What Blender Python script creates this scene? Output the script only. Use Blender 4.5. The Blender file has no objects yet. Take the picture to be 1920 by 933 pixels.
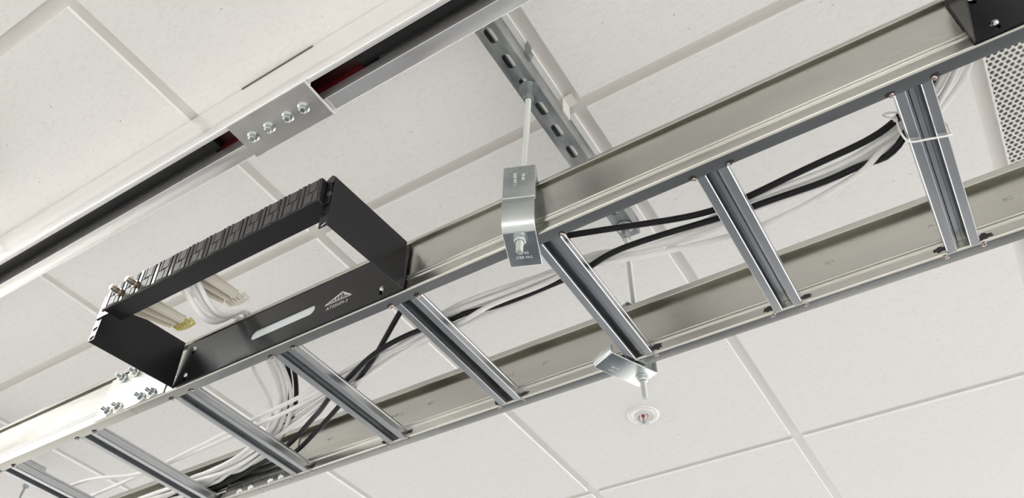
import bpy, bmesh, math, random
from mathutils import Vector, Matrix

random.seed(7)
S = bpy.context.scene
COL = S.collection
E = 1.6            # height of the camera above the floor
ZC = 1.185         # ceiling tile face above the camera
V = Vector

# ------------------------------------------------------------------ camera
cam_data = bpy.data.cameras.new('camera')
cam = bpy.data.objects.new('camera', cam_data)
COL.objects.link(cam)
S.camera = cam
cam_data.sensor_fit = 'HORIZONTAL'
cam_data.sensor_width = 36.0
cam_data.lens = 36.0 * 1493.5916514 / 1920.0
cam_data.clip_start = 0.02
cam_data.clip_end = 60
_el, _yaw, _ro = math.radians(45.5506774), math.radians(33.37800671), math.radians(2.13733291)
_f = V((0, math.cos(_el), math.sin(_el))); _u = V((0, -math.sin(_el), math.cos(_el))); _r = V((1, 0, 0))
_Rz = Matrix.Rotation(_yaw, 3, 'Z')
_f, _u, _r = _Rz @ _f, _Rz @ _u, _Rz @ _r
_r2 = _r * math.cos(_ro) + _u * math.sin(_ro)
_u2 = -_r * math.sin(_ro) + _u * math.cos(_ro)
_m = Matrix((( _r2.x, _u2.x, -_f.x, 0), (_r2.y, _u2.y, -_f.y, 0), (_r2.z, _u2.z, -_f.z, E), (0, 0, 0, 1)))
cam.matrix_world = _m

# ------------------------------------------------------------------ view and light
S.view_settings.view_transform = 'Standard'
S.view_settings.look = 'None'
S.view_settings.gamma = 1.0
S.view_settings.use_curve_mapping = False
S.view_settings.exposure = 0.52
S.cycles.use_denoising = True
S.cycles.max_bounces = 10
S.cycles.diffuse_bounces = 5
S.cycles.glossy_bounces = 6
S.cycles.sample_clamp_indirect = 6.0

world = bpy.data.worlds.new('daylight')
S.world = world
world.use_nodes = True
_bg = world.node_tree.nodes['Background']
_bg.inputs[0].default_value = (1.0, 0.985, 0.975, 1)
_bg.inputs[1].default_value = 2.3

def area_light(name, loc, size_x, size_y, power, aim, color=(1, 0.98, 0.95)):
    ld = bpy.data.lights.new(name, 'AREA')
    ld.shape = 'RECTANGLE'; ld.size = size_x; ld.size_y = size_y
    ld.energy = power; ld.color = color
    o = bpy.data.objects.new(name, ld); COL.objects.link(o)
    o.location = V(loc) + V((0, 0, E))
    d = (V(aim) - V(loc)).normalized()
    o.rotation_euler = d.to_track_quat('-Z', 'Y').to_euler()
    return o

# ------------------------------------------------------------------ helpers
class MB:
    """collects geometry; all heights are above the camera's eye level"""
    def __init__(self):
        self.v = []; self.f = []
    def add(self, vs, fs, M=None):
        b = len(self.v)
        for p in vs:
            p = V(p)
            if M is not None: p = M @ p
            self.v.append(p)
        self.f += [tuple(b + i for i in q) for q in fs]
        return self
    def box(self, x0, x1, y0, y1, z0, z1, M=None):
        return self.add([(x0,y0,z0),(x1,y0,z0),(x1,y1,z0),(x0,y1,z0),(x0,y0,z1),(x1,y0,z1),(x1,y1,z1),(x0,y1,z1)],
                 [(0,3,2,1),(4,5,6,7),(0,1,5,4),(1,2,6,5),(2,3,7,6),(3,0,4,7)], M)
    def prism(self, prof, fn, a0, a1, M=None):
        """closed profile of (p,q) pairs swept from a0 to a1; fn(p,q,a)->xyz"""
        n = len(prof)
        vs = [fn(p, q, a0) for p, q in prof] + [fn(p, q, a1) for p, q in prof]
        fs = [(i, (i+1) % n, n + (i+1) % n, n + i) for i in range(n)]
        self.add(vs, fs, M)
        b = len(self.v) - 2*n
        self.f.append(tuple(b + i for i in reversed(range(n)))); self.f.append(tuple(b + n + i for i in range(n)))
        return self
    def cyl(self, p0, p1, r0, r1=None, n=20, M=None, caps=True, phase=0.0):
        if r1 is None: r1 = r0
        p0, p1 = V(p0), V(p1)
        d = (p1 - p0).normalized()
        a = d.orthogonal().normalized(); c = d.cross(a)
        vs = []
        for p, r in ((p0, r0), (p1, r1)):
            for i in range(n):
                t = 2*math.pi*i/n + phase
                vs.append(p + a*math.cos(t)*r + c*math.sin(t)*r)
        fs = [(i, (i+1) % n, n + (i+1) % n, n + i) for i in range(n)]
        if caps:
            fs += [tuple(reversed(range(n))), tuple(range(n, 2*n))]
        return self.add(vs, fs, M)
    def lathe(self, base, axis, prof, n=28, M=None):
        """prof: (radius, distance along axis)"""
        base, d = V(base), V(axis).normalized()
        a = d.orthogonal().normalized(); c = d.cross(a)
        vs = []
        for r, h in prof:
            for i in range(n):
                t = 2*math.pi*i/n
                vs.append(base + d*h + (a*math.cos(t) + c*math.sin(t))*max(r, 1e-5))
        fs = []
        for k in range(len(prof)-1):
            for i in range(n):
                fs.append((k*n+i, k*n+(i+1) % n, (k+1)*n+(i+1) % n, (k+1)*n+i))
        return self.add(vs, fs, M)
    def ball(self, c, r, M=None, n=10, sq=(1,1,1)):
        vs=[]; fs=[]
        for j in range(n+1):
            ph = math.pi*j/n
            for i in range(n*2):
                t = math.pi*i/n
                vs.append((c[0]+r*sq[0]*math.sin(ph)*math.cos(t), c[1]+r*sq[1]*math.sin(ph)*math.sin(t), c[2]+r*sq[2]*math.cos(ph)))
        for j in range(n):
            for i in range(n*2):
                fs.append((j*2*n+i, (j+1)*2*n+i, (j+1)*2*n+(i+1)%(2*n), j*2*n+(i+1)%(2*n)))
        return self.add(vs, fs, M)
    def tube(self, pts, r, n=10, sub=8, M=None):
        P = smooth_path(pts, sub)
        vs = []; fs = []
        d0 = (P[1]-P[0]).normalized(); a = d0.orthogonal().normalized()
        for k, p in enumerate(P):
            d = (P[min(k+1, len(P)-1)] - P[max(k-1, 0)]).normalized()
            a = (a - d*a.dot(d)).normalized(); c = d.cross(a)
            for i in range(n):
                t = 2*math.pi*i/n
                vs.append(p + (a*math.cos(t) + c*math.sin(t))*r)
        for k in range(len(P)-1):
            for i in range(n):
                fs.append((k*n+i, k*n+(i+1) % n, (k+1)*n+(i+1) % n, (k+1)*n+i))
        fs += [tuple(reversed(range(n))), tuple((len(P)-1)*n+i for i in range(n))]
        return self.add(vs, fs, M)
    def mesh(self, me, M=None):
        return self.add([v.co.copy() for v in me.vertices], [tuple(p.vertices) for p in me.polygons], M)
    def build(self, name, mat, parent=None, smooth=False, bevel=0.0, seg=2):
        off = V((0, 0, E))
        root = parent
        while root is not None:
            off = off - V(root.location); root = root.parent
        me = bpy.data.meshes.new(name)
        me.from_pydata([tuple(p + off) for p in self.v], [], self.f)
        me.validate()
        bm = bmesh.new(); bm.from_mesh(me)
        bmesh.ops.recalc_face_normals(bm, faces=bm.faces)
        bm.to_mesh(me); bm.free()
        me.materials.append(mat)
        o = bpy.data.objects.new(name, me); COL.objects.link(o)
        if parent is not None: o.parent = parent
        if smooth:
            for p in me.polygons: p.use_smooth = True
            me.set_sharp_from_angle(angle=math.radians(38))
        if bevel:
            b = o.modifiers.new('bevel', 'BEVEL'); b.width = bevel; b.segments = seg
            b.limit_method = 'ANGLE'; b.angle_limit = math.radians(40)
            for p in me.polygons: p.use_smooth = True
            me.set_sharp_from_angle(angle=math.radians(60))
        return o

def smooth_path(pts, sub):
    P = [V(p) for p in pts]
    if len(P) < 3: return P
    out = []
    Q = [P[0]*2 - P[1]] + P + [P[-1]*2 - P[-2]]
    for i in range(1, len(Q)-2):
        for s in range(sub):
            t = s/sub
            a, b, c, d = Q[i-1], Q[i], Q[i+1], Q[i+2]
            out.append(0.5*((b*2) + (c-a)*t + (a*2-b*5+c*4-d)*t*t + (b*3-a-c*3+d)*t**3))
    out.append(P[-1])
    return out

def plate_mesh(outer, holes, thick):
    """flat plate with holes in the XY plane, centred on z=0"""
    cu = bpy.data.curves.new('plate', 'CURVE'); cu.dimensions = '2D'; cu.fill_mode = 'BOTH'; cu.extrude = thick/2
    for loop in [outer] + list(holes):
        sp = cu.splines.new('POLY'); sp.points.add(len(loop)-1)
        for p, q in zip(sp.points, loop): p.co = (q[0], q[1], 0, 1)
        sp.use_cyclic_u = True
    o = bpy.data.objects.new('plate', cu); COL.objects.link(o)
    dg = bpy.context.evaluated_depsgraph_get()
    me = bpy.data.meshes.new_from_object(o.evaluated_get(dg))
    bpy.data.objects.remove(o); bpy.data.curves.remove(cu)
    return me

def text_mesh(body, size, depth=0.0003, shear=0.0, space=1.0):
    cu = bpy.data.curves.new('text', 'FONT'); cu.body = body; cu.size = size; cu.extrude = depth
    cu.align_x = 'CENTER'; cu.align_y = 'CENTER'; cu.shear = shear; cu.space_character = space
    o = bpy.data.objects.new('text', cu); COL.objects.link(o)
    dg = bpy.context.evaluated_depsgraph_get()
    me = bpy.data.meshes.new_from_object(o.evaluated_get(dg))
    bpy.data.objects.remove(o); bpy.data.curves.remove(cu)
    return me

def slot(cx, cy, L, W, ang=0.0, n=8):
    """rounded slot outline, long side along x before rotation"""
    out = []
    h = (L-W)/2
    for s, a0 in ((1, -math.pi/2), (-1, math.pi/2)):
        for i in range(n+1):
            a = a0 + math.pi*i/n
            out.append((s*h + math.cos(a)*W/2, math.sin(a)*W/2))
    c, s_ = math.cos(ang), math.sin(ang)
    return [(cx + x*c - y*s_, cy + x*s_ + y*c) for x, y in out]

def basis(o, ex, ey, ez):
    ex, ey, ez, o = V(ex), V(ey), V(ez), V(o)
    return Matrix(((ex.x, ey.x, ez.x, o.x), (ex.y, ey.y, ez.y, o.y), (ex.z, ey.z, ez.z, o.z), (0, 0, 0, 1)))

def tag(o, label=None, cat=None, group=None, kind=None):
    if label: o['label'] = label
    if cat: o['category'] = cat
    if group: o['group'] = group
    if kind: o['kind'] = kind
    return o

def thing(name, label, cat, loc, group=None):
    o = bpy.data.objects.new(name, None); COL.objects.link(o)
    o.location = V(loc) + V((0, 0, E)); o.empty_display_size = 0.05
    return tag(o, label, cat, group)

def copy_thing(root, dx, label, group=None):
    r = root.copy(); COL.objects.link(r); r.location = root.location + V(dx); tag(r, label, None, group)
    for ch in list(root.children):
        c = ch.copy(); COL.objects.link(c); c.parent = r
        for g in list(ch.children):
            d = g.copy(); COL.objects.link(d); d.parent = c
    return r

# ------------------------------------------------------------------ materials
def mat(name, col, rough=0.5, metal=0.0, spec=0.5, coat=0.0):
    m = bpy.data.materials.new(name); m.use_nodes = True
    b = m.node_tree.nodes['Principled BSDF']
    b.inputs['Base Color'].default_value = (*col, 1)
    b.inputs['Roughness'].default_value = rough
    b.inputs['Metallic'].default_value = metal
    b.inputs['Specular IOR Level'].default_value = spec
    b.inputs['Coat Weight'].default_value = coat
    return m

def nodes(m): return m.node_tree.nodes, m.node_tree.links, m.node_tree.nodes['Principled BSDF']

def noise_color(m, c0, c1, scale, stretch=(1,1,1), lo=0.35, hi=0.65, rough=None, bump=0.0, detail=4.0, bscale=None):
    N, L, b = nodes(m)
    tc = N.new('ShaderNodeTexCoord'); mp = N.new('ShaderNodeMapping'); mp.inputs['Scale'].default_value = stretch
    nz = N.new('ShaderNodeTexNoise'); nz.inputs['Scale'].default_value = scale; nz.inputs['Detail'].default_value = detail
    rp = N.new('ShaderNodeValToRGB')
    rp.color_ramp.elements[0].position = lo; rp.color_ramp.elements[0].color = (*c0, 1)
    rp.color_ramp.elements[1].position = hi; rp.color_ramp.elements[1].color = (*c1, 1)
    L.new(tc.outputs['Object'], mp.inputs['Vector']); L.new(mp.outputs[0], nz.inputs['Vector'])
    L.new(nz.outputs['Fac'], rp.inputs[0]); L.new(rp.outputs[0], b.inputs['Base Color'])
    if rough:
        mr = N.new('ShaderNodeMapRange'); mr.inputs['To Min'].default_value = rough[0]; mr.inputs['To Max'].default_value = rough[1]
        mr.inputs['From Min'].default_value = lo; mr.inputs['From Max'].default_value = hi
        L.new(nz.outputs['Fac'], mr.inputs[0]); L.new(mr.outputs[0], b.inputs['Roughness'])
    if bump:
        bp = N.new('ShaderNodeBump'); bp.inputs['Strength'].default_value = bump; bp.inputs['Distance'].default_value = 0.001
        if bscale:
            n2 = N.new('ShaderNodeTexNoise'); n2.inputs['Scale'].default_value = bscale; n2.inputs['Detail'].default_value = 3
            L.new(mp.outputs[0], n2.inputs['Vector']); L.new(n2.outputs['Fac'], bp.inputs['Height'])
        else:
            L.new(nz.outputs['Fac'], bp.inputs['Height'])
        L.new(bp.outputs[0], b.inputs['Normal'])
    return m

# mineral-fibre ceiling tile: off-white, fine directional fissures and small pits
M_tile = mat('ceiling_tile', (0.80, 0.785, 0.76), 0.95, 0, 0.1)
def _tile():
    N, L, b = nodes(M_tile)
    tc = N.new('ShaderNodeTexCoord')
    mp = N.new('ShaderNodeMapping'); mp.inputs['Scale'].default_value = (1.0, 2.2, 1.0); mp.inputs['Rotation'].default_value = (0, 0, 0.25)
    n1 = N.new('ShaderNodeTexNoise'); n1.inputs['Scale'].default_value = 95; n1.inputs['Detail'].default_value = 5; n1.inputs['Roughness'].default_value = 0.62
    n2 = N.new('ShaderNodeTexNoise'); n2.inputs['Scale'].default_value = 330; n2.inputs['Detail'].default_value = 2
    vo = N.new('ShaderNodeTexVoronoi'); vo.inputs['Scale'].default_value = 26; vo.inputs['Randomness'].default_value = 1.0
    n3 = N.new('ShaderNodeTexNoise'); n3.inputs['Scale'].default_value = 9
    pit = N.new('ShaderNodeMapRange'); pit.inputs['From Min'].default_value = 0.03; pit.inputs['From Max'].default_value = 0.075
    for a in (mp,): L.new(tc.outputs['Object'], a.inputs['Vector'])
    for a in (n1, n2, vo): L.new(mp.outputs[0], a.inputs['Vector'])
    L.new(tc.outputs['Object'], n3.inputs['Vector'])
    L.new(vo.outputs['Distance'], pit.inputs[0])
    # most voronoi cells have no pit
    gate = N.new('ShaderNodeMath'); gate.operation = 'GREATER_THAN'; gate.inputs[1].default_value = 0.30
    sep = N.new('ShaderNodeSeparateColor'); L.new(vo.outputs['Color'], sep.inputs[0]); L.new(sep.outputs[0], gate.inputs[0])
    mx = N.new('ShaderNodeMath'); mx.operation = 'MAXIMUM'; L.new(pit.outputs[0], mx.inputs[0]); L.new(gate.outputs[0], mx.inputs[1])
    s = N.new('ShaderNodeMath'); s.operation = 'MULTIPLY_ADD'; s.inputs[1].default_value = 0.45
    L.new(n2.outputs['Fac'], s.inputs[0]); L.new(n1.outputs['Fac'], s.inputs[2])
    s2 = N.new('ShaderNodeMath'); s2.operation = 'MULTIPLY_ADD'; s2.inputs[1].default_value = 0.8
    L.new(mx.outputs[0], s2.inputs[0]); L.new(s.outputs[0], s2.inputs[2])
    bp = N.new('ShaderNodeBump'); bp.inputs['Strength'].default_value = 0.30; bp.inputs['Distance'].default_value = 0.0016
    L.new(s2.outputs[0], bp.inputs['Height']); L.new(bp.outputs[0], b.inputs['Normal'])
    rp = N.new('ShaderNodeValToRGB')
    rp.color_ramp.elements[0].position = 0.33; rp.color_ramp.elements[0].color = (0.755, 0.742, 0.72, 1)
    rp.color_ramp.elements[1].position = 0.50; rp.color_ramp.elements[1].color = (0.80, 0.79, 0.772, 1)
    L.new(n1.outputs['Fac'], rp.inputs[0])
    m2 = N.new('ShaderNodeMix'); m2.data_type = 'RGBA'; m2.inputs['A'].default_value = (0.42, 0.39, 0.36, 1)
    L.new(mx.outputs[0], m2.inputs['Factor']); L.new(rp.outputs[0], m2.inputs['B'])
    L.new(m2.outputs['Result'], b.inputs['Base Color'])
_tile()
M_tee = mat('grid_enamel', (0.68, 0.66, 0.625), 0.42, 0, 0.5)
M_rail = noise_color(mat('galvanised_rail', (.6,.6,.58), 0.3, 1.0), (0.53,0.525,0.485), (0.64,0.635,0.59), 7, (0.35,1.5,1.5), rough=(0.20,0.30), bump=0.05, bscale=9)
M_zinc = noise_color(mat('galvanised_steel', (.6,.6,.58), 0.3, 1.0), (0.52,0.54,0.55), (0.70,0.71,0.72), 45, (1,1,1), rough=(0.22,0.38), bump=0.06, bscale=60)
M_strut = noise_color(mat('strut_steel', (.5,.5,.5), 0.35, 1.0), (0.32,0.345,0.345), (0.50,0.52,0.52), 22, (2.5,0.6,1), rough=(0.28,0.42), bump=0.08, bscale=40)
M_plated = noise_color(mat('zinc_plating', (.7,.75,.75), 0.22, 1.0), (0.54,0.58,0.58), (0.62,0.66,0.65), 18, rough=(0.24,0.31), bump=0.03, bscale=50)
M_rung = noise_color(mat('rung_steel', (.6,.6,.6), 0.32, 1.0), (0.50,0.515,0.525), (0.57,0.585,0.595), 10, (3,0.2,1), rough=(0.27,0.33), bump=0.015, bscale=30)
M_rod = mat('threaded_rod_zinc', (0.46,0.48,0.45), 0.5, 1.0)
M_alu = noise_color(mat('anodised_aluminium', (.8,.8,.79), 0.3, 0.75), (0.87,0.862,0.855), (0.92,0.915,0.905), 5, (0.2,3,3), rough=(0.24,0.30))
M_alu_in = mat('aluminium_inside', (0.42,0.42,0.40), 0.4, 0.8)
M_black = noise_color(mat('black_powder_coat', (.02,.02,.022), 0.42, 0.0, 0.38), (0.006,0.0058,0.0072), (0.009,0.0088,0.0105), 300, rough=(0.29,0.36), bump=0.08, bscale=900)
M_plastic = mat('black_plastic', (0.022,0.021,0.020), 0.38, 0, 0.5)
M_plate_pl = mat('dark_grey_plastic', (0.036,0.034,0.032), 0.42, 0, 0.5)
M_ins = mat('black_insulator', (0.012,0.011,0.012), 0.45, 0, 0.4)
M_red_shade = mat('red_insulator_shade', (0.045,0.004,0.006), 0.4, 0, 0.5)  # red insulator again, with the shade of the upper slot put into its colour
M_red = mat('red_insulator', (0.26,0.012,0.014), 0.38, 0, 0.5)
M_cable_w = noise_color(mat('white_cable_jacket', (.74,.72,.70), 0.42, 0, 0.4), (0.87,0.86,0.85), (0.92,0.91,0.90), 20)
M_cable_b = mat('black_cable_jacket', (0.008,0.0075,0.010), 0.42, 0, 0.3)
M_white_pl = mat('ivory_plastic', (0.76,0.72,0.62), 0.4, 0, 0.5)
M_yellow = mat('yellowed_plastic', (0.62,0.55,0.20), 0.45, 0, 0.5)
M_print = mat('white_print', (0.72,0.72,0.72), 0.5)
M_inkgrey = mat('grey_print', (0.30,0.30,0.27), 0.6, 0.0)
M_stain = mat('weld_scorch', (0.035,0.028,0.03), 0.7, 0.2)
M_weld = mat('weld_bead', (0.36,0.31,0.29), 0.4, 1.0)
M_dark = mat('dark_plenum', (0.03,0.03,0.03), 0.9)
M_nickel = mat('nickel_brass', (0.62,0.53,0.42), 0.25, 1.0)
M_enamel = mat('white_enamel', (0.80,0.79,0.77), 0.35, 0, 0.5)
M_redglass = mat('red_bulb', (0.30,0.02,0.025), 0.15, 0, 0.6)
M_floor = noise_color(mat('floor_vinyl', (.2,.2,.2), 0.45), (0.58,0.575,0.56), (0.64,0.635,0.62), 3)
M_dark_sheet = mat('dark_reflection_sheet', (0.055,0.066,0.085), 0.6)
M_tile_edge = mat('tile_edge_white', (0.93,0.925,0.91), 0.6, 0, 0.3)  # tile side faces, whiter than the tile face
M_wall = mat('wall_paint', (0.70,0.69,0.66), 0.8)
M_lamp = bpy.data.materials.new('lamp_diffuser'); M_lamp.use_nodes = True
M_lamp.node_tree.nodes.clear()
_e = M_lamp.node_tree.nodes.new('ShaderNodeEmission'); _o = M_lamp.node_tree.nodes.new('ShaderNodeOutputMaterial')
_e.inputs[0].default_value = (1, 0.995, 0.985, 1); _e.inputs[1].default_value = 15.0
M_lamp.node_tree.links.new(_e.outputs[0], _o.inputs[0])
M_troffer = M_lamp.copy(); M_troffer.name = 'troffer_diffuser'
for _n in M_troffer.node_tree.nodes:
    if _n.type == 'EMISSION': _n.inputs[1].default_value = 4.0

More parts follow.
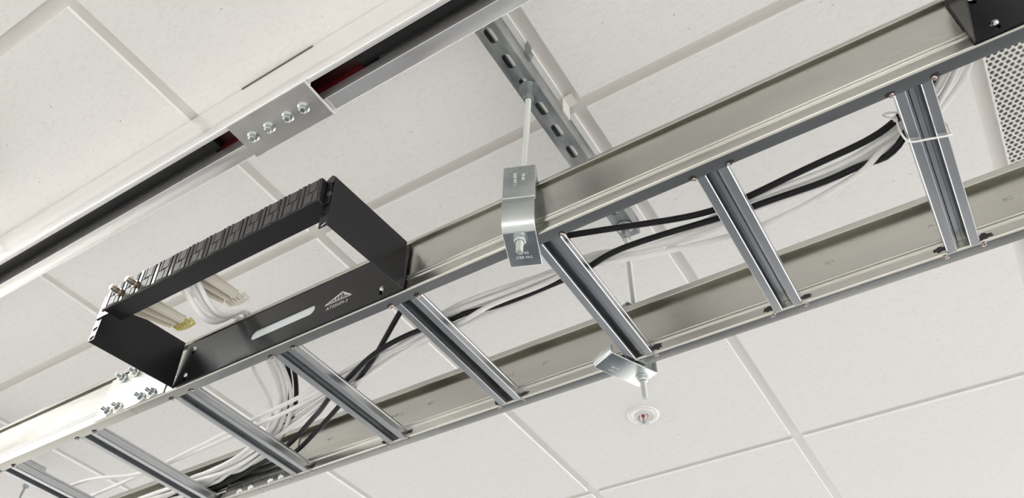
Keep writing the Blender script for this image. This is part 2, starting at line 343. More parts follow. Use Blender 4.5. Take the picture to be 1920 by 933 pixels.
CABLES = [
    ('black coax cable, uppermost of the bundle, bowing up behind the near rail at the clamp', 0.0046, 'b', [(0.2321,0.4990,0.8663), (0.2275,0.5182,0.8752), (0.2228,0.5372,0.8839), (0.2179,0.5560,0.8922), (0.2126,0.5745,0.8998), (0.2066,0.5928,0.9063), (0.2000,0.6110,0.9113), (0.1929,0.6293,0.9143), (0.1859,0.6476,0.9151), (0.1793,0.6659,0.9135), (0.1732,0.6839,0.9096), (0.1671,0.7007,0.9035), (0.1600,0.7151,0.8957), (0.1507,0.7261,0.8863), (0.1389,0.7329,0.8761), (0.1247,0.7357,0.8657), (0.1085,0.7353,0.8559), (0.0928,0.7369,0.8452), (0.0769,0.7391,0.8364), (0.0593,0.7410,0.8307), (0.0401,0.7425,0.8277), (0.0199,0.7434,0.8264), (-0.0009,0.7443,0.8260), (-0.0216,0.7455,0.8259), (-0.0424,0.7470,0.8258), (-0.0631,0.7488,0.8258), (-0.0836,0.7508,0.8258), (-0.1040,0.7527,0.8259), (-0.1242,0.7542,0.8260), (-0.1439,0.7548,0.8263), (-0.1634,0.7540,0.8264), (-0.1827,0.7513,0.8265), (-0.2019,0.7470,0.8264), (-0.2213,0.7414,0.8262), (-0.2409,0.7350,0.8261), (-0.2606,0.7282,0.8260), (-0.2803,0.7214,0.8259), (-0.2998,0.7147,0.8259), (-0.3191,0.7082,0.8259), (-0.3380,0.7023,0.8263), (-0.3567,0.6973,0.8273), (-0.3756,0.6934,0.8291), (-0.3945,0.6906,0.8319), (-0.4134,0.6887,0.8355), (-0.4322,0.6872,0.8393), (-0.4510,0.6859,0.8431), (-0.4700,0.6847,0.8464), (-0.4893,0.6838,0.8493), (-0.5091,0.6833,0.8515), (-0.5292,0.6834,0.8532), (-0.5497,0.6841,0.8544), (-0.5703,0.6856,0.8550), (-0.5908,0.6880,0.8550), (-0.6109,0.6915,0.8541), (-0.6306,0.6966,0.8523), (-0.6496,0.7032,0.8497), (-0.6681,0.7112,0.8463), (-0.6861,0.7203,0.8428), (-0.7038,0.7303,0.8394), (-0.7213,0.7408,0.8363), (-0.7389,0.7515,0.8336), (-0.7566,0.7623,0.8310), (-0.7744,0.7726,0.8275), (-0.7924,0.7821,0.8243), (-0.8096,0.7918,0.8252), (-0.8267,0.8015,0.8268), (-0.8441,0.8120,0.8278), (-0.8620,0.8222,0.8273), (-0.8800,0.8321,0.8267), (-0.8979,0.8416,0.8263), (-0.9156,0.8507,0.8261), (-0.9331,0.8593,0.8259), (-0.9505,0.8675,0.8259), (-0.9681,0.8756,0.8258), (-0.9859,0.8836,0.8258), (-1.0041,0.8919,0.8259), (-1.0227,0.9002,0.8259), (-1.0415,0.9086,0.8259), (-1.0607,0.9169,0.8259), (-1.0799,0.9248,0.8259), (-1.0990,0.9319,0.8259), (-1.1179,0.9378,0.8260), (-1.1367,0.9422,0.8260), (-1.1555,0.9451,0.8261), (-1.1744,0.9467,0.8261), (-1.1937,0.9475,0.8263), (-1.2132,0.9478,0.8266), (-1.2331,0.9479,0.8273), (-1.2534,0.9479,0.8281), (-1.2740,0.9479,0.8288), (-1.2947,0.9479,0.8294), (-1.3154,0.9479,0.8299), (-1.3361,0.9479,0.8304), (-1.3567,0.9479,0.8309), (-1.3771,0.9479,0.8313), (-1.3966,0.9479,0.8312), (-1.4161,0.9479,0.8313), (-1.4355,0.9479,0.8317), (-1.4559,0.9479,0.8310), (-1.4747,0.9479,0.8301), (-1.4839,0.9479,0.8297)]),
    ('black coax cable crossing the middle of the tray below the white ones', 0.0046, 'b', [(0.2246,0.4997,0.8576), (0.2200,0.5187,0.8664), (0.2153,0.5375,0.8751), (0.2105,0.5562,0.8833), (0.2053,0.5746,0.8908), (0.1995,0.5929,0.8972), (0.1930,0.6112,0.9020), (0.1860,0.6295,0.9050), (0.1790,0.6477,0.9056), (0.1725,0.6658,0.9037), (0.1663,0.6832,0.8993), (0.1599,0.6988,0.8924), (0.1521,0.7113,0.8834), (0.1422,0.7201,0.8726), (0.1303,0.7258,0.8606), (0.1171,0.7309,0.8477), (0.1032,0.7394,0.8357), (0.0889,0.7497,0.8257), (0.0740,0.7619,0.8195), (0.0557,0.7737,0.8204), (0.0353,0.7771,0.8250), (0.0148,0.7767,0.8250), (-0.0043,0.7774,0.8239), (-0.0233,0.7774,0.8233), (-0.0423,0.7765,0.8230), (-0.0615,0.7749,0.8227), (-0.0810,0.7730,0.8222), (-0.1009,0.7712,0.8215), (-0.1207,0.7696,0.8206), (-0.1402,0.7680,0.8200), (-0.1593,0.7662,0.8200), (-0.1784,0.7643,0.8206), (-0.1979,0.7623,0.8213), (-0.2178,0.7600,0.8218), (-0.2381,0.7578,0.8221), (-0.2586,0.7558,0.8223), (-0.2789,0.7540,0.8223), (-0.2987,0.7527,0.8220), (-0.3181,0.7521,0.8210), (-0.3370,0.7526,0.8187), (-0.3553,0.7544,0.8152), (-0.3750,0.7601,0.8156), (-0.3944,0.7638,0.8184), (-0.4134,0.7661,0.8207), (-0.4327,0.7677,0.8221), (-0.4522,0.7687,0.8228), (-0.4719,0.7692,0.8230), (-0.4915,0.7693,0.8232), (-0.5110,0.7691,0.8236), (-0.5301,0.7685,0.8244), (-0.5487,0.7670,0.8259), (-0.5672,0.7636,0.8268), (-0.5864,0.7592,0.8250), (-0.6070,0.7566,0.8210), (-0.6280,0.7543,0.8196), (-0.6491,0.7534,0.8207), (-0.6698,0.7534,0.8218), (-0.6903,0.7541,0.8223), (-0.7106,0.7553,0.8223), (-0.7309,0.7572,0.8218), (-0.7512,0.7600,0.8209), (-0.7715,0.7641,0.8202), (-0.7916,0.7705,0.8206), (-0.8111,0.7782,0.8209), (-0.8304,0.7860,0.8210), (-0.8494,0.7937,0.8215), (-0.8685,0.8012,0.8219), (-0.8876,0.8088,0.8218), (-0.9066,0.8165,0.8209), (-0.9254,0.8248,0.8192), (-0.9437,0.8344,0.8181), (-0.9617,0.8443,0.8190), (-0.9799,0.8532,0.8209), (-0.9981,0.8619,0.8222), (-1.0163,0.8705,0.8227), (-1.0347,0.8792,0.8229), (-1.0532,0.8878,0.8230), (-1.0720,0.8959,0.8230), (-1.0911,0.9032,0.8230), (-1.1105,0.9097,0.8230), (-1.1302,0.9154,0.8230), (-1.1501,0.9203,0.8230), (-1.1703,0.9247,0.8229), (-1.1906,0.9288,0.8227), (-1.2109,0.9325,0.8222), (-1.2312,0.9360,0.8214), (-1.2515,0.9391,0.8204), (-1.2718,0.9412,0.8196), (-1.2921,0.9431,0.8190), (-1.3122,0.9450,0.8184), (-1.3320,0.9469,0.8175), (-1.3513,0.9477,0.8169), (-1.3703,0.9479,0.8164), (-1.3886,0.9479,0.8155), (-1.4074,0.9479,0.8152), (-1.4261,0.9479,0.8152), (-1.4346,0.9479,0.8152)]),
    ('white data cable lying highest among the white ones right of the tall clamp', 0.004, 'w', [(0.2698,0.5000,0.8622), (0.2653,0.5187,0.8710), (0.2607,0.5374,0.8796), (0.2560,0.5560,0.8879), (0.2509,0.5744,0.8955), (0.2452,0.5926,0.9019), (0.2386,0.6108,0.9069), (0.2313,0.6289,0.9099), (0.2233,0.6471,0.9109), (0.2151,0.6654,0.9097), (0.2068,0.6836,0.9066), (0.1984,0.7010,0.9016), (0.1897,0.7166,0.8950), (0.1803,0.7291,0.8869), (0.1700,0.7378,0.8777), (0.1585,0.7432,0.8680), (0.1454,0.7464,0.8586), (0.1309,0.7487,0.8509), (0.1149,0.7500,0.8453), (0.0953,0.7518,0.8380), (0.0754,0.7534,0.8336), (0.0563,0.7554,0.8312), (0.0377,0.7589,0.8293), (0.0187,0.7617,0.8284), (-0.0006,0.7634,0.8281), (-0.0202,0.7640,0.8280), (-0.0400,0.7639,0.8281), (-0.0598,0.7635,0.8284), (-0.0796,0.7633,0.8289), (-0.0993,0.7638,0.8296), (-0.1189,0.7651,0.8305), (-0.1387,0.7672,0.8309), (-0.1588,0.7691,0.8307), (-0.1792,0.7700,0.8301), (-0.1997,0.7695,0.8294), (-0.2205,0.7680,0.8289), (-0.2414,0.7661,0.8287), (-0.2624,0.7642,0.8285), (-0.2832,0.7626,0.8284), (-0.3037,0.7616,0.8286), (-0.3239,0.7613,0.8292), (-0.3435,0.7621,0.8307), (-0.3644,0.7637,0.8322), (-0.3859,0.7608,0.8305), (-0.4067,0.7574,0.8297), (-0.4273,0.7547,0.8292), (-0.4485,0.7531,0.8285), (-0.4698,0.7523,0.8277), (-0.4908,0.7517,0.8272), (-0.5115,0.7511,0.8270), (-0.5320,0.7504,0.8271), (-0.5521,0.7498,0.8274), (-0.5722,0.7494,0.8280), (-0.5921,0.7496,0.8290), (-0.6128,0.7529,0.8296), (-0.6330,0.7574,0.8289), (-0.6529,0.7616,0.8277), (-0.6723,0.7656,0.8271), (-0.6914,0.7693,0.8268), (-0.7101,0.7726,0.8270), (-0.7289,0.7756,0.8277), (-0.7480,0.7783,0.8292), (-0.7674,0.7806,0.8317), (-0.7875,0.7822,0.8343), (-0.8085,0.7826,0.8330), (-0.8295,0.7835,0.8317), (-0.8503,0.7850,0.8301), (-0.8706,0.7870,0.8290), (-0.8904,0.7895,0.8284), (-0.9097,0.7921,0.8281), (-0.9287,0.7949,0.8279), (-0.9477,0.7976,0.8278), (-0.9666,0.8002,0.8278), (-0.9856,0.8025,0.8279), (-1.0045,0.8045,0.8280), (-1.0237,0.8062,0.8281), (-1.0432,0.8079,0.8282), (-1.0632,0.8094,0.8281), (-1.0834,0.8110,0.8281), (-1.1035,0.8127,0.8280), (-1.1234,0.8145,0.8280), (-1.1429,0.8164,0.8280), (-1.1624,0.8182,0.8281), (-1.1821,0.8201,0.8281), (-1.2021,0.8221,0.8282), (-1.2222,0.8241,0.8282), (-1.2423,0.8261,0.8282), (-1.2626,0.8279,0.8281), (-1.2829,0.8297,0.8281), (-1.3035,0.8316,0.8280), (-1.3245,0.8335,0.8280), (-1.3457,0.8355,0.8279), (-1.3671,0.8374,0.8279), (-1.3881,0.8391,0.8279), (-1.4087,0.8403,0.8280), (-1.4284,0.8408,0.8280), (-1.4474,0.8400,0.8280), (-1.4657,0.8374,0.8281), (-1.4834,0.8329,0.8281), (-1.5005,0.8266,0.8280), (-1.5173,0.8195,0.8280), (-1.5344,0.8128,0.8280), (-1.5524,0.8075,0.8280), (-1.5715,0.8040,0.8280), (-1.5916,0.8020,0.8280), (-1.6125,0.8011,0.8282), (-1.6337,0.8007,0.8284), (-1.6443,0.8006,0.8286)]),
    ('white data cable running just under the topmost white one', 0.004, 'w', [(0.2544,0.5001,0.8611), (0.2497,0.5189,0.8698), (0.2450,0.5376,0.8785), (0.2402,0.5561,0.8868), (0.2349,0.5745,0.8943), (0.2290,0.5927,0.9008), (0.2225,0.6109,0.9057), (0.2152,0.6292,0.9088), (0.2076,0.6477,0.9098), (0.1999,0.6662,0.9085), (0.1921,0.6846,0.9050), (0.1838,0.7020,0.8994), (0.1743,0.7170,0.8918), (0.1630,0.7287,0.8825), (0.1493,0.7373,0.8726), (0.1335,0.7442,0.8634), (0.1159,0.7509,0.8557), (0.0986,0.7569,0.8471), (0.0812,0.7628,0.8410), (0.0633,0.7688,0.8376), (0.0444,0.7744,0.8363), (0.0249,0.7793,0.8361), (0.0047,0.7815,0.8345), (-0.0158,0.7824,0.8336), (-0.0362,0.7826,0.8332), (-0.0563,0.7821,0.8331), (-0.0763,0.7813,0.8330), (-0.0962,0.7808,0.8329), (-0.1160,0.7812,0.8328), (-0.1360,0.7827,0.8330), (-0.1561,0.7849,0.8334), (-0.1765,0.7869,0.8340), (-0.1971,0.7876,0.8344), (-0.2180,0.7866,0.8346), (-0.2389,0.7840,0.8347), (-0.2597,0.7803,0.8347), (-0.2801,0.7760,0.8349), (-0.2999,0.7714,0.8356), (-0.3191,0.7670,0.8370), (-0.3377,0.7629,0.8394), (-0.3567,0.7594,0.8412), (-0.3748,0.7581,0.8408), (-0.3930,0.7580,0.8399), (-0.4120,0.7581,0.8389), (-0.4313,0.7578,0.8385), (-0.4508,0.7566,0.8381), (-0.4707,0.7548,0.8379), (-0.4908,0.7528,0.8377), (-0.5109,0.7510,0.8375), (-0.5308,0.7495,0.8375), (-0.5505,0.7486,0.8377), (-0.5700,0.7485,0.8382), (-0.5890,0.7493,0.8390), (-0.6081,0.7513,0.8389), (-0.6270,0.7543,0.8390), (-0.6455,0.7584,0.8384), (-0.6640,0.7631,0.8378), (-0.6827,0.7682,0.8374), (-0.7018,0.7733,0.8370), (-0.7212,0.7785,0.8366), (-0.7410,0.7834,0.8361), (-0.7610,0.7881,0.8357), (-0.7812,0.7926,0.8356), (-0.8013,0.7969,0.8359), (-0.8213,0.8008,0.8365), (-0.8415,0.8047,0.8364), (-0.8618,0.8087,0.8359), (-0.8821,0.8124,0.8355), (-0.9027,0.8157,0.8353), (-0.9234,0.8187,0.8352), (-0.9442,0.8214,0.8351), (-0.9650,0.8238,0.8349), (-0.9860,0.8258,0.8344), (-1.0073,0.8274,0.8336), (-1.0288,0.8287,0.8325), (-1.0504,0.8298,0.8311), (-1.0713,0.8313,0.8313), (-1.0911,0.8334,0.8330), (-1.1108,0.8353,0.8341), (-1.1306,0.8371,0.8346), (-1.1502,0.8386,0.8348), (-1.1698,0.8400,0.8349), (-1.1894,0.8412,0.8350), (-1.2092,0.8423,0.8350), (-1.2292,0.8432,0.8350), (-1.2492,0.8440,0.8349), (-1.2693,0.8448,0.8349), (-1.2894,0.8456,0.8350), (-1.3099,0.8464,0.8351), (-1.3308,0.8472,0.8351), (-1.3520,0.8479,0.8352), (-1.3732,0.8486,0.8351), (-1.3942,0.8493,0.8351), (-1.4151,0.8499,0.8350), (-1.4358,0.8506,0.8350), (-1.4565,0.8514,0.8350), (-1.4774,0.8523,0.8350), (-1.4983,0.8532,0.8350), (-1.5190,0.8542,0.8350), (-1.5392,0.8551,0.8350), (-1.5590,0.8561,0.8350), (-1.5783,0.8569,0.8350), (-1.5975,0.8577,0.8350), (-1.6167,0.8584,0.8350), (-1.6361,0.8591,0.8351), (-1.6554,0.8596,0.8352), (-1.6746,0.8601,0.8352), (-1.6936,0.8605,0.8352), (-1.7125,0.8610,0.8353), (-1.7313,0.8614,0.8353)]),
    ('white data cable sagging lowest, apart from the bundle, left of the rightmost rung', 0.004, 'w', [(0.2859,0.5001,0.8643), (0.2813,0.5188,0.8730), (0.2768,0.5375,0.8815), (0.2720,0.5560,0.8897), (0.2668,0.5743,0.8971), (0.2611,0.5925,0.9035), (0.2546,0.6105,0.9085), (0.2473,0.6285,0.9118), (0.2393,0.6465,0.9130), (0.2308,0.6647,0.9123), (0.2219,0.6828,0.9096), (0.2127,0.7005,0.9053), (0.2034,0.7169,0.8995), (0.1936,0.7310,0.8922), (0.1830,0.7418,0.8837), (0.1714,0.7491,0.8741), (0.1583,0.7538,0.8640), (0.1440,0.7571,0.8537), (0.1285,0.7605,0.8434), (0.1117,0.7649,0.8332), (0.0902,0.7642,0.8297), (0.0681,0.7640,0.8286), (0.0480,0.7658,0.8214), (0.0297,0.7746,0.8157), (0.0110,0.7841,0.8177), (-0.0076,0.7915,0.8204), (-0.0262,0.7974,0.8220), (-0.0448,0.8020,0.8226), (-0.0634,0.8056,0.8228), (-0.0819,0.8082,0.8229), (-0.1003,0.8100,0.8229), (-0.1185,0.8107,0.8229), (-0.1367,0.8104,0.8229), (-0.1552,0.8090,0.8229), (-0.1741,0.8066,0.8230), (-0.1937,0.8034,0.8230), (-0.2138,0.7997,0.8230), (-0.2341,0.7955,0.8230), (-0.2543,0.7908,0.8230), (-0.2740,0.7857,0.8229), (-0.2932,0.7803,0.8227), (-0.3120,0.7749,0.8224), (-0.3307,0.7693,0.8220), (-0.3496,0.7632,0.8222), (-0.3681,0.7562,0.8258), (-0.3840,0.7533,0.8234), (-0.4016,0.7544,0.8210), (-0.4203,0.7565,0.8196), (-0.4390,0.7582,0.8194), (-0.4579,0.7592,0.8200), (-0.4774,0.7594,0.8206), (-0.4974,0.7591,0.8210), (-0.5177,0.7587,0.8207), (-0.5384,0.7585,0.8194), (-0.5596,0.7597,0.8173), (-0.5807,0.7630,0.8162), (-0.6009,0.7665,0.8178), (-0.6198,0.7678,0.8204), (-0.6390,0.7700,0.8218), (-0.6585,0.7730,0.8224), (-0.6782,0.7766,0.8226), (-0.6979,0.7804,0.8227), (-0.7176,0.7841,0.8227), (-0.7374,0.7878,0.8227), (-0.7575,0.7916,0.8226), (-0.7779,0.7957,0.8220), (-0.7985,0.8003,0.8208), (-0.8191,0.8052,0.8191), (-0.8398,0.8099,0.8177), (-0.8596,0.8141,0.8193), (-0.8789,0.8190,0.8214), (-0.8984,0.8244,0.8234), (-0.9180,0.8298,0.8258), (-0.9382,0.8343,0.8277), (-0.9586,0.8380,0.8275), (-0.9783,0.8425,0.8256), (-0.9975,0.8473,0.8241), (-1.0165,0.8522,0.8233), (-1.0355,0.8571,0.8228), (-1.0546,0.8620,0.8223), (-1.0739,0.8670,0.8217), (-1.0933,0.8721,0.8211), (-1.1129,0.8775,0.8204), (-1.1326,0.8832,0.8197), (-1.1525,0.8891,0.8193), (-1.1722,0.8948,0.8187), (-1.1917,0.8996,0.8184), (-1.2111,0.9035,0.8180), (-1.2305,0.9064,0.8177), (-1.2501,0.9083,0.8173), (-1.2699,0.9091,0.8170), (-1.2898,0.9093,0.8170), (-1.3094,0.9091,0.8174), (-1.3289,0.9083,0.8178), (-1.3485,0.9070,0.8180), (-1.3682,0.9057,0.8186), (-1.3883,0.9057,0.8199), (-1.4084,0.9054,0.8207), (-1.4284,0.9050,0.8212), (-1.4486,0.9047,0.8215), (-1.4689,0.9047,0.8218), (-1.4894,0.9052,0.8222), (-1.5097,0.9056,0.8226), (-1.5300,0.9059,0.8228)]),
    ('white data cable in the middle of the bundle with grey lettering', 0.004, 'w', [(0.2438,0.5007,0.8582), (0.2394,0.5191,0.8669), (0.2348,0.5376,0.8755), (0.2301,0.5561,0.8837), (0.2249,0.5745,0.8912), (0.2190,0.5928,0.8976), (0.2124,0.6110,0.9026), (0.2052,0.6292,0.9056), (0.1976,0.6473,0.9064), (0.1901,0.6652,0.9048), (0.1827,0.6824,0.9007), (0.1753,0.6982,0.8944), (0.1673,0.7116,0.8861), (0.1577,0.7221,0.8764), (0.1459,0.7298,0.8661), (0.1320,0.7361,0.8569), (0.1164,0.7414,0.8511), (0.0984,0.7465,0.8478), (0.0816,0.7533,0.8455), (0.0648,0.7606,0.8440), (0.0472,0.7675,0.8436), (0.0286,0.7733,0.8439), (0.0089,0.7785,0.8437), (-0.0110,0.7823,0.8429), (-0.0313,0.7843,0.8424), (-0.0518,0.7849,0.8421), (-0.0721,0.7848,0.8419), (-0.0922,0.7847,0.8417), (-0.1120,0.7859,0.8413), (-0.1317,0.7887,0.8405), (-0.1515,0.7926,0.8391), (-0.1709,0.7966,0.8384), (-0.1905,0.7989,0.8388), (-0.2101,0.7988,0.8391), (-0.2298,0.7966,0.8392), (-0.2496,0.7928,0.8390), (-0.2695,0.7883,0.8389), (-0.2896,0.7837,0.8387), (-0.3098,0.7794,0.8384), (-0.3298,0.7759,0.8381), (-0.3496,0.7737,0.8378), (-0.3688,0.7735,0.8377), (-0.3874,0.7754,0.8377), (-0.4058,0.7790,0.8379), (-0.4245,0.7828,0.8386), (-0.4438,0.7861,0.8392), (-0.4637,0.7883,0.8396), (-0.4842,0.7894,0.8398), (-0.5051,0.7900,0.8399), (-0.5263,0.7903,0.8399), (-0.5474,0.7906,0.8399), (-0.5686,0.7911,0.8399), (-0.5897,0.7918,0.8399), (-0.6108,0.7928,0.8399), (-0.6318,0.7941,0.8399), (-0.6526,0.7955,0.8399), (-0.6731,0.7970,0.8398), (-0.6931,0.7984,0.8397), (-0.7126,0.7995,0.8395), (-0.7316,0.8005,0.8392), (-0.7504,0.8016,0.8391), (-0.7691,0.8031,0.8391), (-0.7878,0.8052,0.8393), (-0.8067,0.8082,0.8395), (-0.8258,0.8117,0.8398), (-0.8452,0.8158,0.8400), (-0.8651,0.8202,0.8401), (-0.8850,0.8249,0.8401), (-0.9051,0.8296,0.8401), (-0.9250,0.8343,0.8400), (-0.9450,0.8389,0.8399), (-0.9648,0.8435,0.8399), (-0.9847,0.8482,0.8398), (-1.0045,0.8531,0.8400), (-1.0245,0.8583,0.8404), (-1.0445,0.8638,0.8411), (-1.0645,0.8693,0.8423), (-1.0840,0.8741,0.8421), (-1.1031,0.8789,0.8416), (-1.1222,0.8840,0.8414), (-1.1413,0.8890,0.8412), (-1.1606,0.8935,0.8408), (-1.1800,0.8976,0.8402), (-1.1995,0.9012,0.8397), (-1.2191,0.9044,0.8393), (-1.2387,0.9073,0.8392), (-1.2582,0.9100,0.8394), (-1.2775,0.9124,0.8396), (-1.2969,0.9144,0.8398), (-1.3162,0.9160,0.8399), (-1.3357,0.9173,0.8399), (-1.3552,0.9185,0.8399), (-1.3746,0.9194,0.8397), (-1.3941,0.9203,0.8395), (-1.4137,0.9211,0.8393), (-1.4333,0.9220,0.8391), (-1.4530,0.9228,0.8390), (-1.4728,0.9235,0.8389), (-1.4927,0.9241,0.8387), (-1.5126,0.9246,0.8385)]),
    ('white data cable rising towards the ceiling side of the bundle near the rightmost rung', 0.0038, 'w', [(0.2636,0.4999,0.8540), (0.2588,0.5187,0.8628), (0.2541,0.5375,0.8714), (0.2492,0.5560,0.8797), (0.2441,0.5744,0.8872), (0.2383,0.5927,0.8937), (0.2318,0.6109,0.8987), (0.2244,0.6291,0.9017), (0.2164,0.6473,0.9025), (0.2079,0.6654,0.9010), (0.1991,0.6832,0.8970), (0.1900,0.6997,0.8907), (0.1802,0.7137,0.8824), (0.1692,0.7245,0.8724), (0.1568,0.7323,0.8615), (0.1434,0.7386,0.8507), (0.1296,0.7455,0.8411), (0.1132,0.7553,0.8366), (0.0979,0.7652,0.8405), (0.0825,0.7738,0.8422), (0.0657,0.7816,0.8438), (0.0476,0.7883,0.8446), (0.0284,0.7938,0.8450), (0.0083,0.7979,0.8451), (-0.0121,0.8005,0.8451), (-0.0324,0.8018,0.8451), (-0.0523,0.8017,0.8452), (-0.0717,0.8008,0.8452), (-0.0907,0.7995,0.8454), (-0.1094,0.7983,0.8457), (-0.1281,0.7974,0.8464), (-0.1469,0.7968,0.8473), (-0.1662,0.7960,0.8476), (-0.1857,0.7948,0.8470), (-0.2050,0.7933,0.8463), (-0.2243,0.7911,0.8461), (-0.2439,0.7881,0.8462), (-0.2636,0.7845,0.8465), (-0.2836,0.7806,0.8468), (-0.3035,0.7772,0.8471), (-0.3233,0.7746,0.8475), (-0.3427,0.7732,0.8477), (-0.3617,0.7732,0.8478), (-0.3805,0.7741,0.8477), (-0.3993,0.7754,0.8475), (-0.4182,0.7766,0.8470), (-0.4372,0.7773,0.8463), (-0.4566,0.7772,0.8457), (-0.4764,0.7765,0.8453), (-0.4964,0.7754,0.8451), (-0.5167,0.7743,0.8450), (-0.5372,0.7734,0.8449), (-0.5576,0.7729,0.8448), (-0.5780,0.7730,0.8448), (-0.5982,0.7739,0.8448), (-0.6180,0.7758,0.8449), (-0.6374,0.7785,0.8449), (-0.6565,0.7818,0.8450), (-0.6753,0.7852,0.8452), (-0.6939,0.7883,0.8454), (-0.7124,0.7906,0.8456), (-0.7311,0.7924,0.8459), (-0.7499,0.7940,0.8461), (-0.7691,0.7956,0.8462), (-0.7886,0.7976,0.8463), (-0.8083,0.8003,0.8464), (-0.8284,0.8036,0.8466), (-0.8490,0.8074,0.8461), (-0.8696,0.8117,0.8457), (-0.8901,0.8162,0.8454), (-0.9102,0.8209,0.8452), (-0.9300,0.8257,0.8451), (-0.9497,0.8306,0.8451), (-0.9694,0.8356,0.8452), (-0.9889,0.8406,0.8455), (-1.0081,0.8456,0.8461), (-1.0270,0.8507,0.8468), (-1.0456,0.8557,0.8476), (-1.0639,0.8609,0.8483), (-1.0822,0.8663,0.8487), (-1.1006,0.8715,0.8488), (-1.1193,0.8764,0.8483), (-1.1382,0.8813,0.8480), (-1.1572,0.8866,0.8479), (-1.1763,0.8921,0.8482), (-1.1953,0.8980,0.8485), (-1.2143,0.9040,0.8484), (-1.2334,0.9096,0.8477), (-1.2527,0.9144,0.8468), (-1.2722,0.9184,0.8460), (-1.2918,0.9214,0.8455), (-1.3114,0.9236,0.8452), (-1.3311,0.9252,0.8451), (-1.3509,0.9264,0.8452), (-1.3709,0.9273,0.8453), (-1.3910,0.9281,0.8455), (-1.4111,0.9288,0.8457), (-1.4312,0.9295,0.8459), (-1.4511,0.9302,0.8459), (-1.4710,0.9308,0.8459), (-1.4909,0.9314,0.8458), (-1.5110,0.9319,0.8456), (-1.5312,0.9324,0.8453), (-1.5516,0.9328,0.8451), (-1.5719,0.9333,0.8449), (-1.5923,0.9339,0.8449), (-1.6126,0.9344,0.8449)]),
    ('white cable leaving the panel and dropping into the tray, left of its neighbours', 0.004, 'w', [(-0.9328,0.4774,0.8401), (-0.9363,0.4952,0.8324), (-0.9406,0.5129,0.8261), (-0.9459,0.5303,0.8224), (-0.9521,0.5472,0.8226), (-0.9587,0.5633,0.8273), (-0.9652,0.5784,0.8367), (-0.9715,0.5927,0.8505), (-0.9775,0.6065,0.8682), (-0.9838,0.6207,0.8887), (-0.9890,0.6345,0.9007), (-0.9931,0.6486,0.9023), (-0.9970,0.6641,0.9021), (-1.0001,0.6807,0.8994), (-1.0022,0.6981,0.8942), (-1.0038,0.7157,0.8872), (-1.0056,0.7332,0.8794), (-1.0086,0.7504,0.8714), (-1.0132,0.7671,0.8640), (-1.0199,0.7833,0.8572), (-1.0285,0.7987,0.8512), (-1.0391,0.8130,0.8460), (-1.0512,0.8261,0.8418), (-1.0652,0.8377,0.8369), (-1.0811,0.8474,0.8313), (-1.0978,0.8560,0.8272), (-1.1150,0.8638,0.8245), (-1.1328,0.8713,0.8229), (-1.1513,0.8787,0.8224), (-1.1707,0.8854,0.8231), (-1.1908,0.8909,0.8241), (-1.2111,0.8953,0.8247), (-1.2313,0.8988,0.8254), (-1.2514,0.9017,0.8265), (-1.2717,0.9047,0.8277), (-1.2915,0.9084,0.8281), (-1.3109,0.9114,0.8278), (-1.3302,0.9131,0.8272), (-1.3497,0.9135,0.8261), (-1.3708,0.9147,0.8234), (-1.3926,0.9159,0.8212), (-1.4145,0.9173,0.8206), (-1.4360,0.9185,0.8210), (-1.4570,0.9195,0.8217), (-1.4775,0.9202,0.8226), (-1.4973,0.9203,0.8237), (-1.5168,0.9201,0.8248)]),
    ('white cable leaving the panel and dropping into the tray, between two others', 0.004, 'w', [(-0.9142,0.4786,0.8414), (-0.9202,0.4960,0.8370), (-0.9265,0.5135,0.8333), (-0.9330,0.5308,0.8313), (-0.9397,0.5476,0.8322), (-0.9464,0.5638,0.8369), (-0.9527,0.5789,0.8458), (-0.9586,0.5932,0.8583), (-0.9639,0.6070,0.8736), (-0.9686,0.6208,0.8907), (-0.9739,0.6345,0.9027), (-0.9798,0.6487,0.9078), (-0.9851,0.6641,0.9099), (-0.9896,0.6808,0.9082), (-0.9931,0.6986,0.9032), (-0.9960,0.7173,0.8958), (-0.9986,0.7362,0.8871), (-1.0018,0.7550,0.8780), (-1.0063,0.7731,0.8691), (-1.0129,0.7902,0.8609), (-1.0217,0.8062,0.8536), (-1.0327,0.8212,0.8476), (-1.0457,0.8350,0.8425), (-1.0605,0.8474,0.8384), (-1.0768,0.8584,0.8352), (-1.0940,0.8683,0.8328), (-1.1117,0.8773,0.8310), (-1.1299,0.8854,0.8296), (-1.1486,0.8927,0.8283), (-1.1680,0.8993,0.8273), (-1.1880,0.9052,0.8265), (-1.2080,0.9104,0.8260), (-1.2282,0.9148,0.8255), (-1.2485,0.9186,0.8245), (-1.2696,0.9223,0.8225), (-1.2911,0.9272,0.8206), (-1.3114,0.9332,0.8208), (-1.3315,0.9374,0.8231), (-1.3519,0.9399,0.8247), (-1.3721,0.9407,0.8245), (-1.3923,0.9411,0.8234), (-1.4125,0.9389,0.8191), (-1.4315,0.9364,0.8159), (-1.4501,0.9354,0.8173), (-1.4696,0.9381,0.8204), (-1.4899,0.9421,0.8224), (-1.5102,0.9463,0.8238)]),
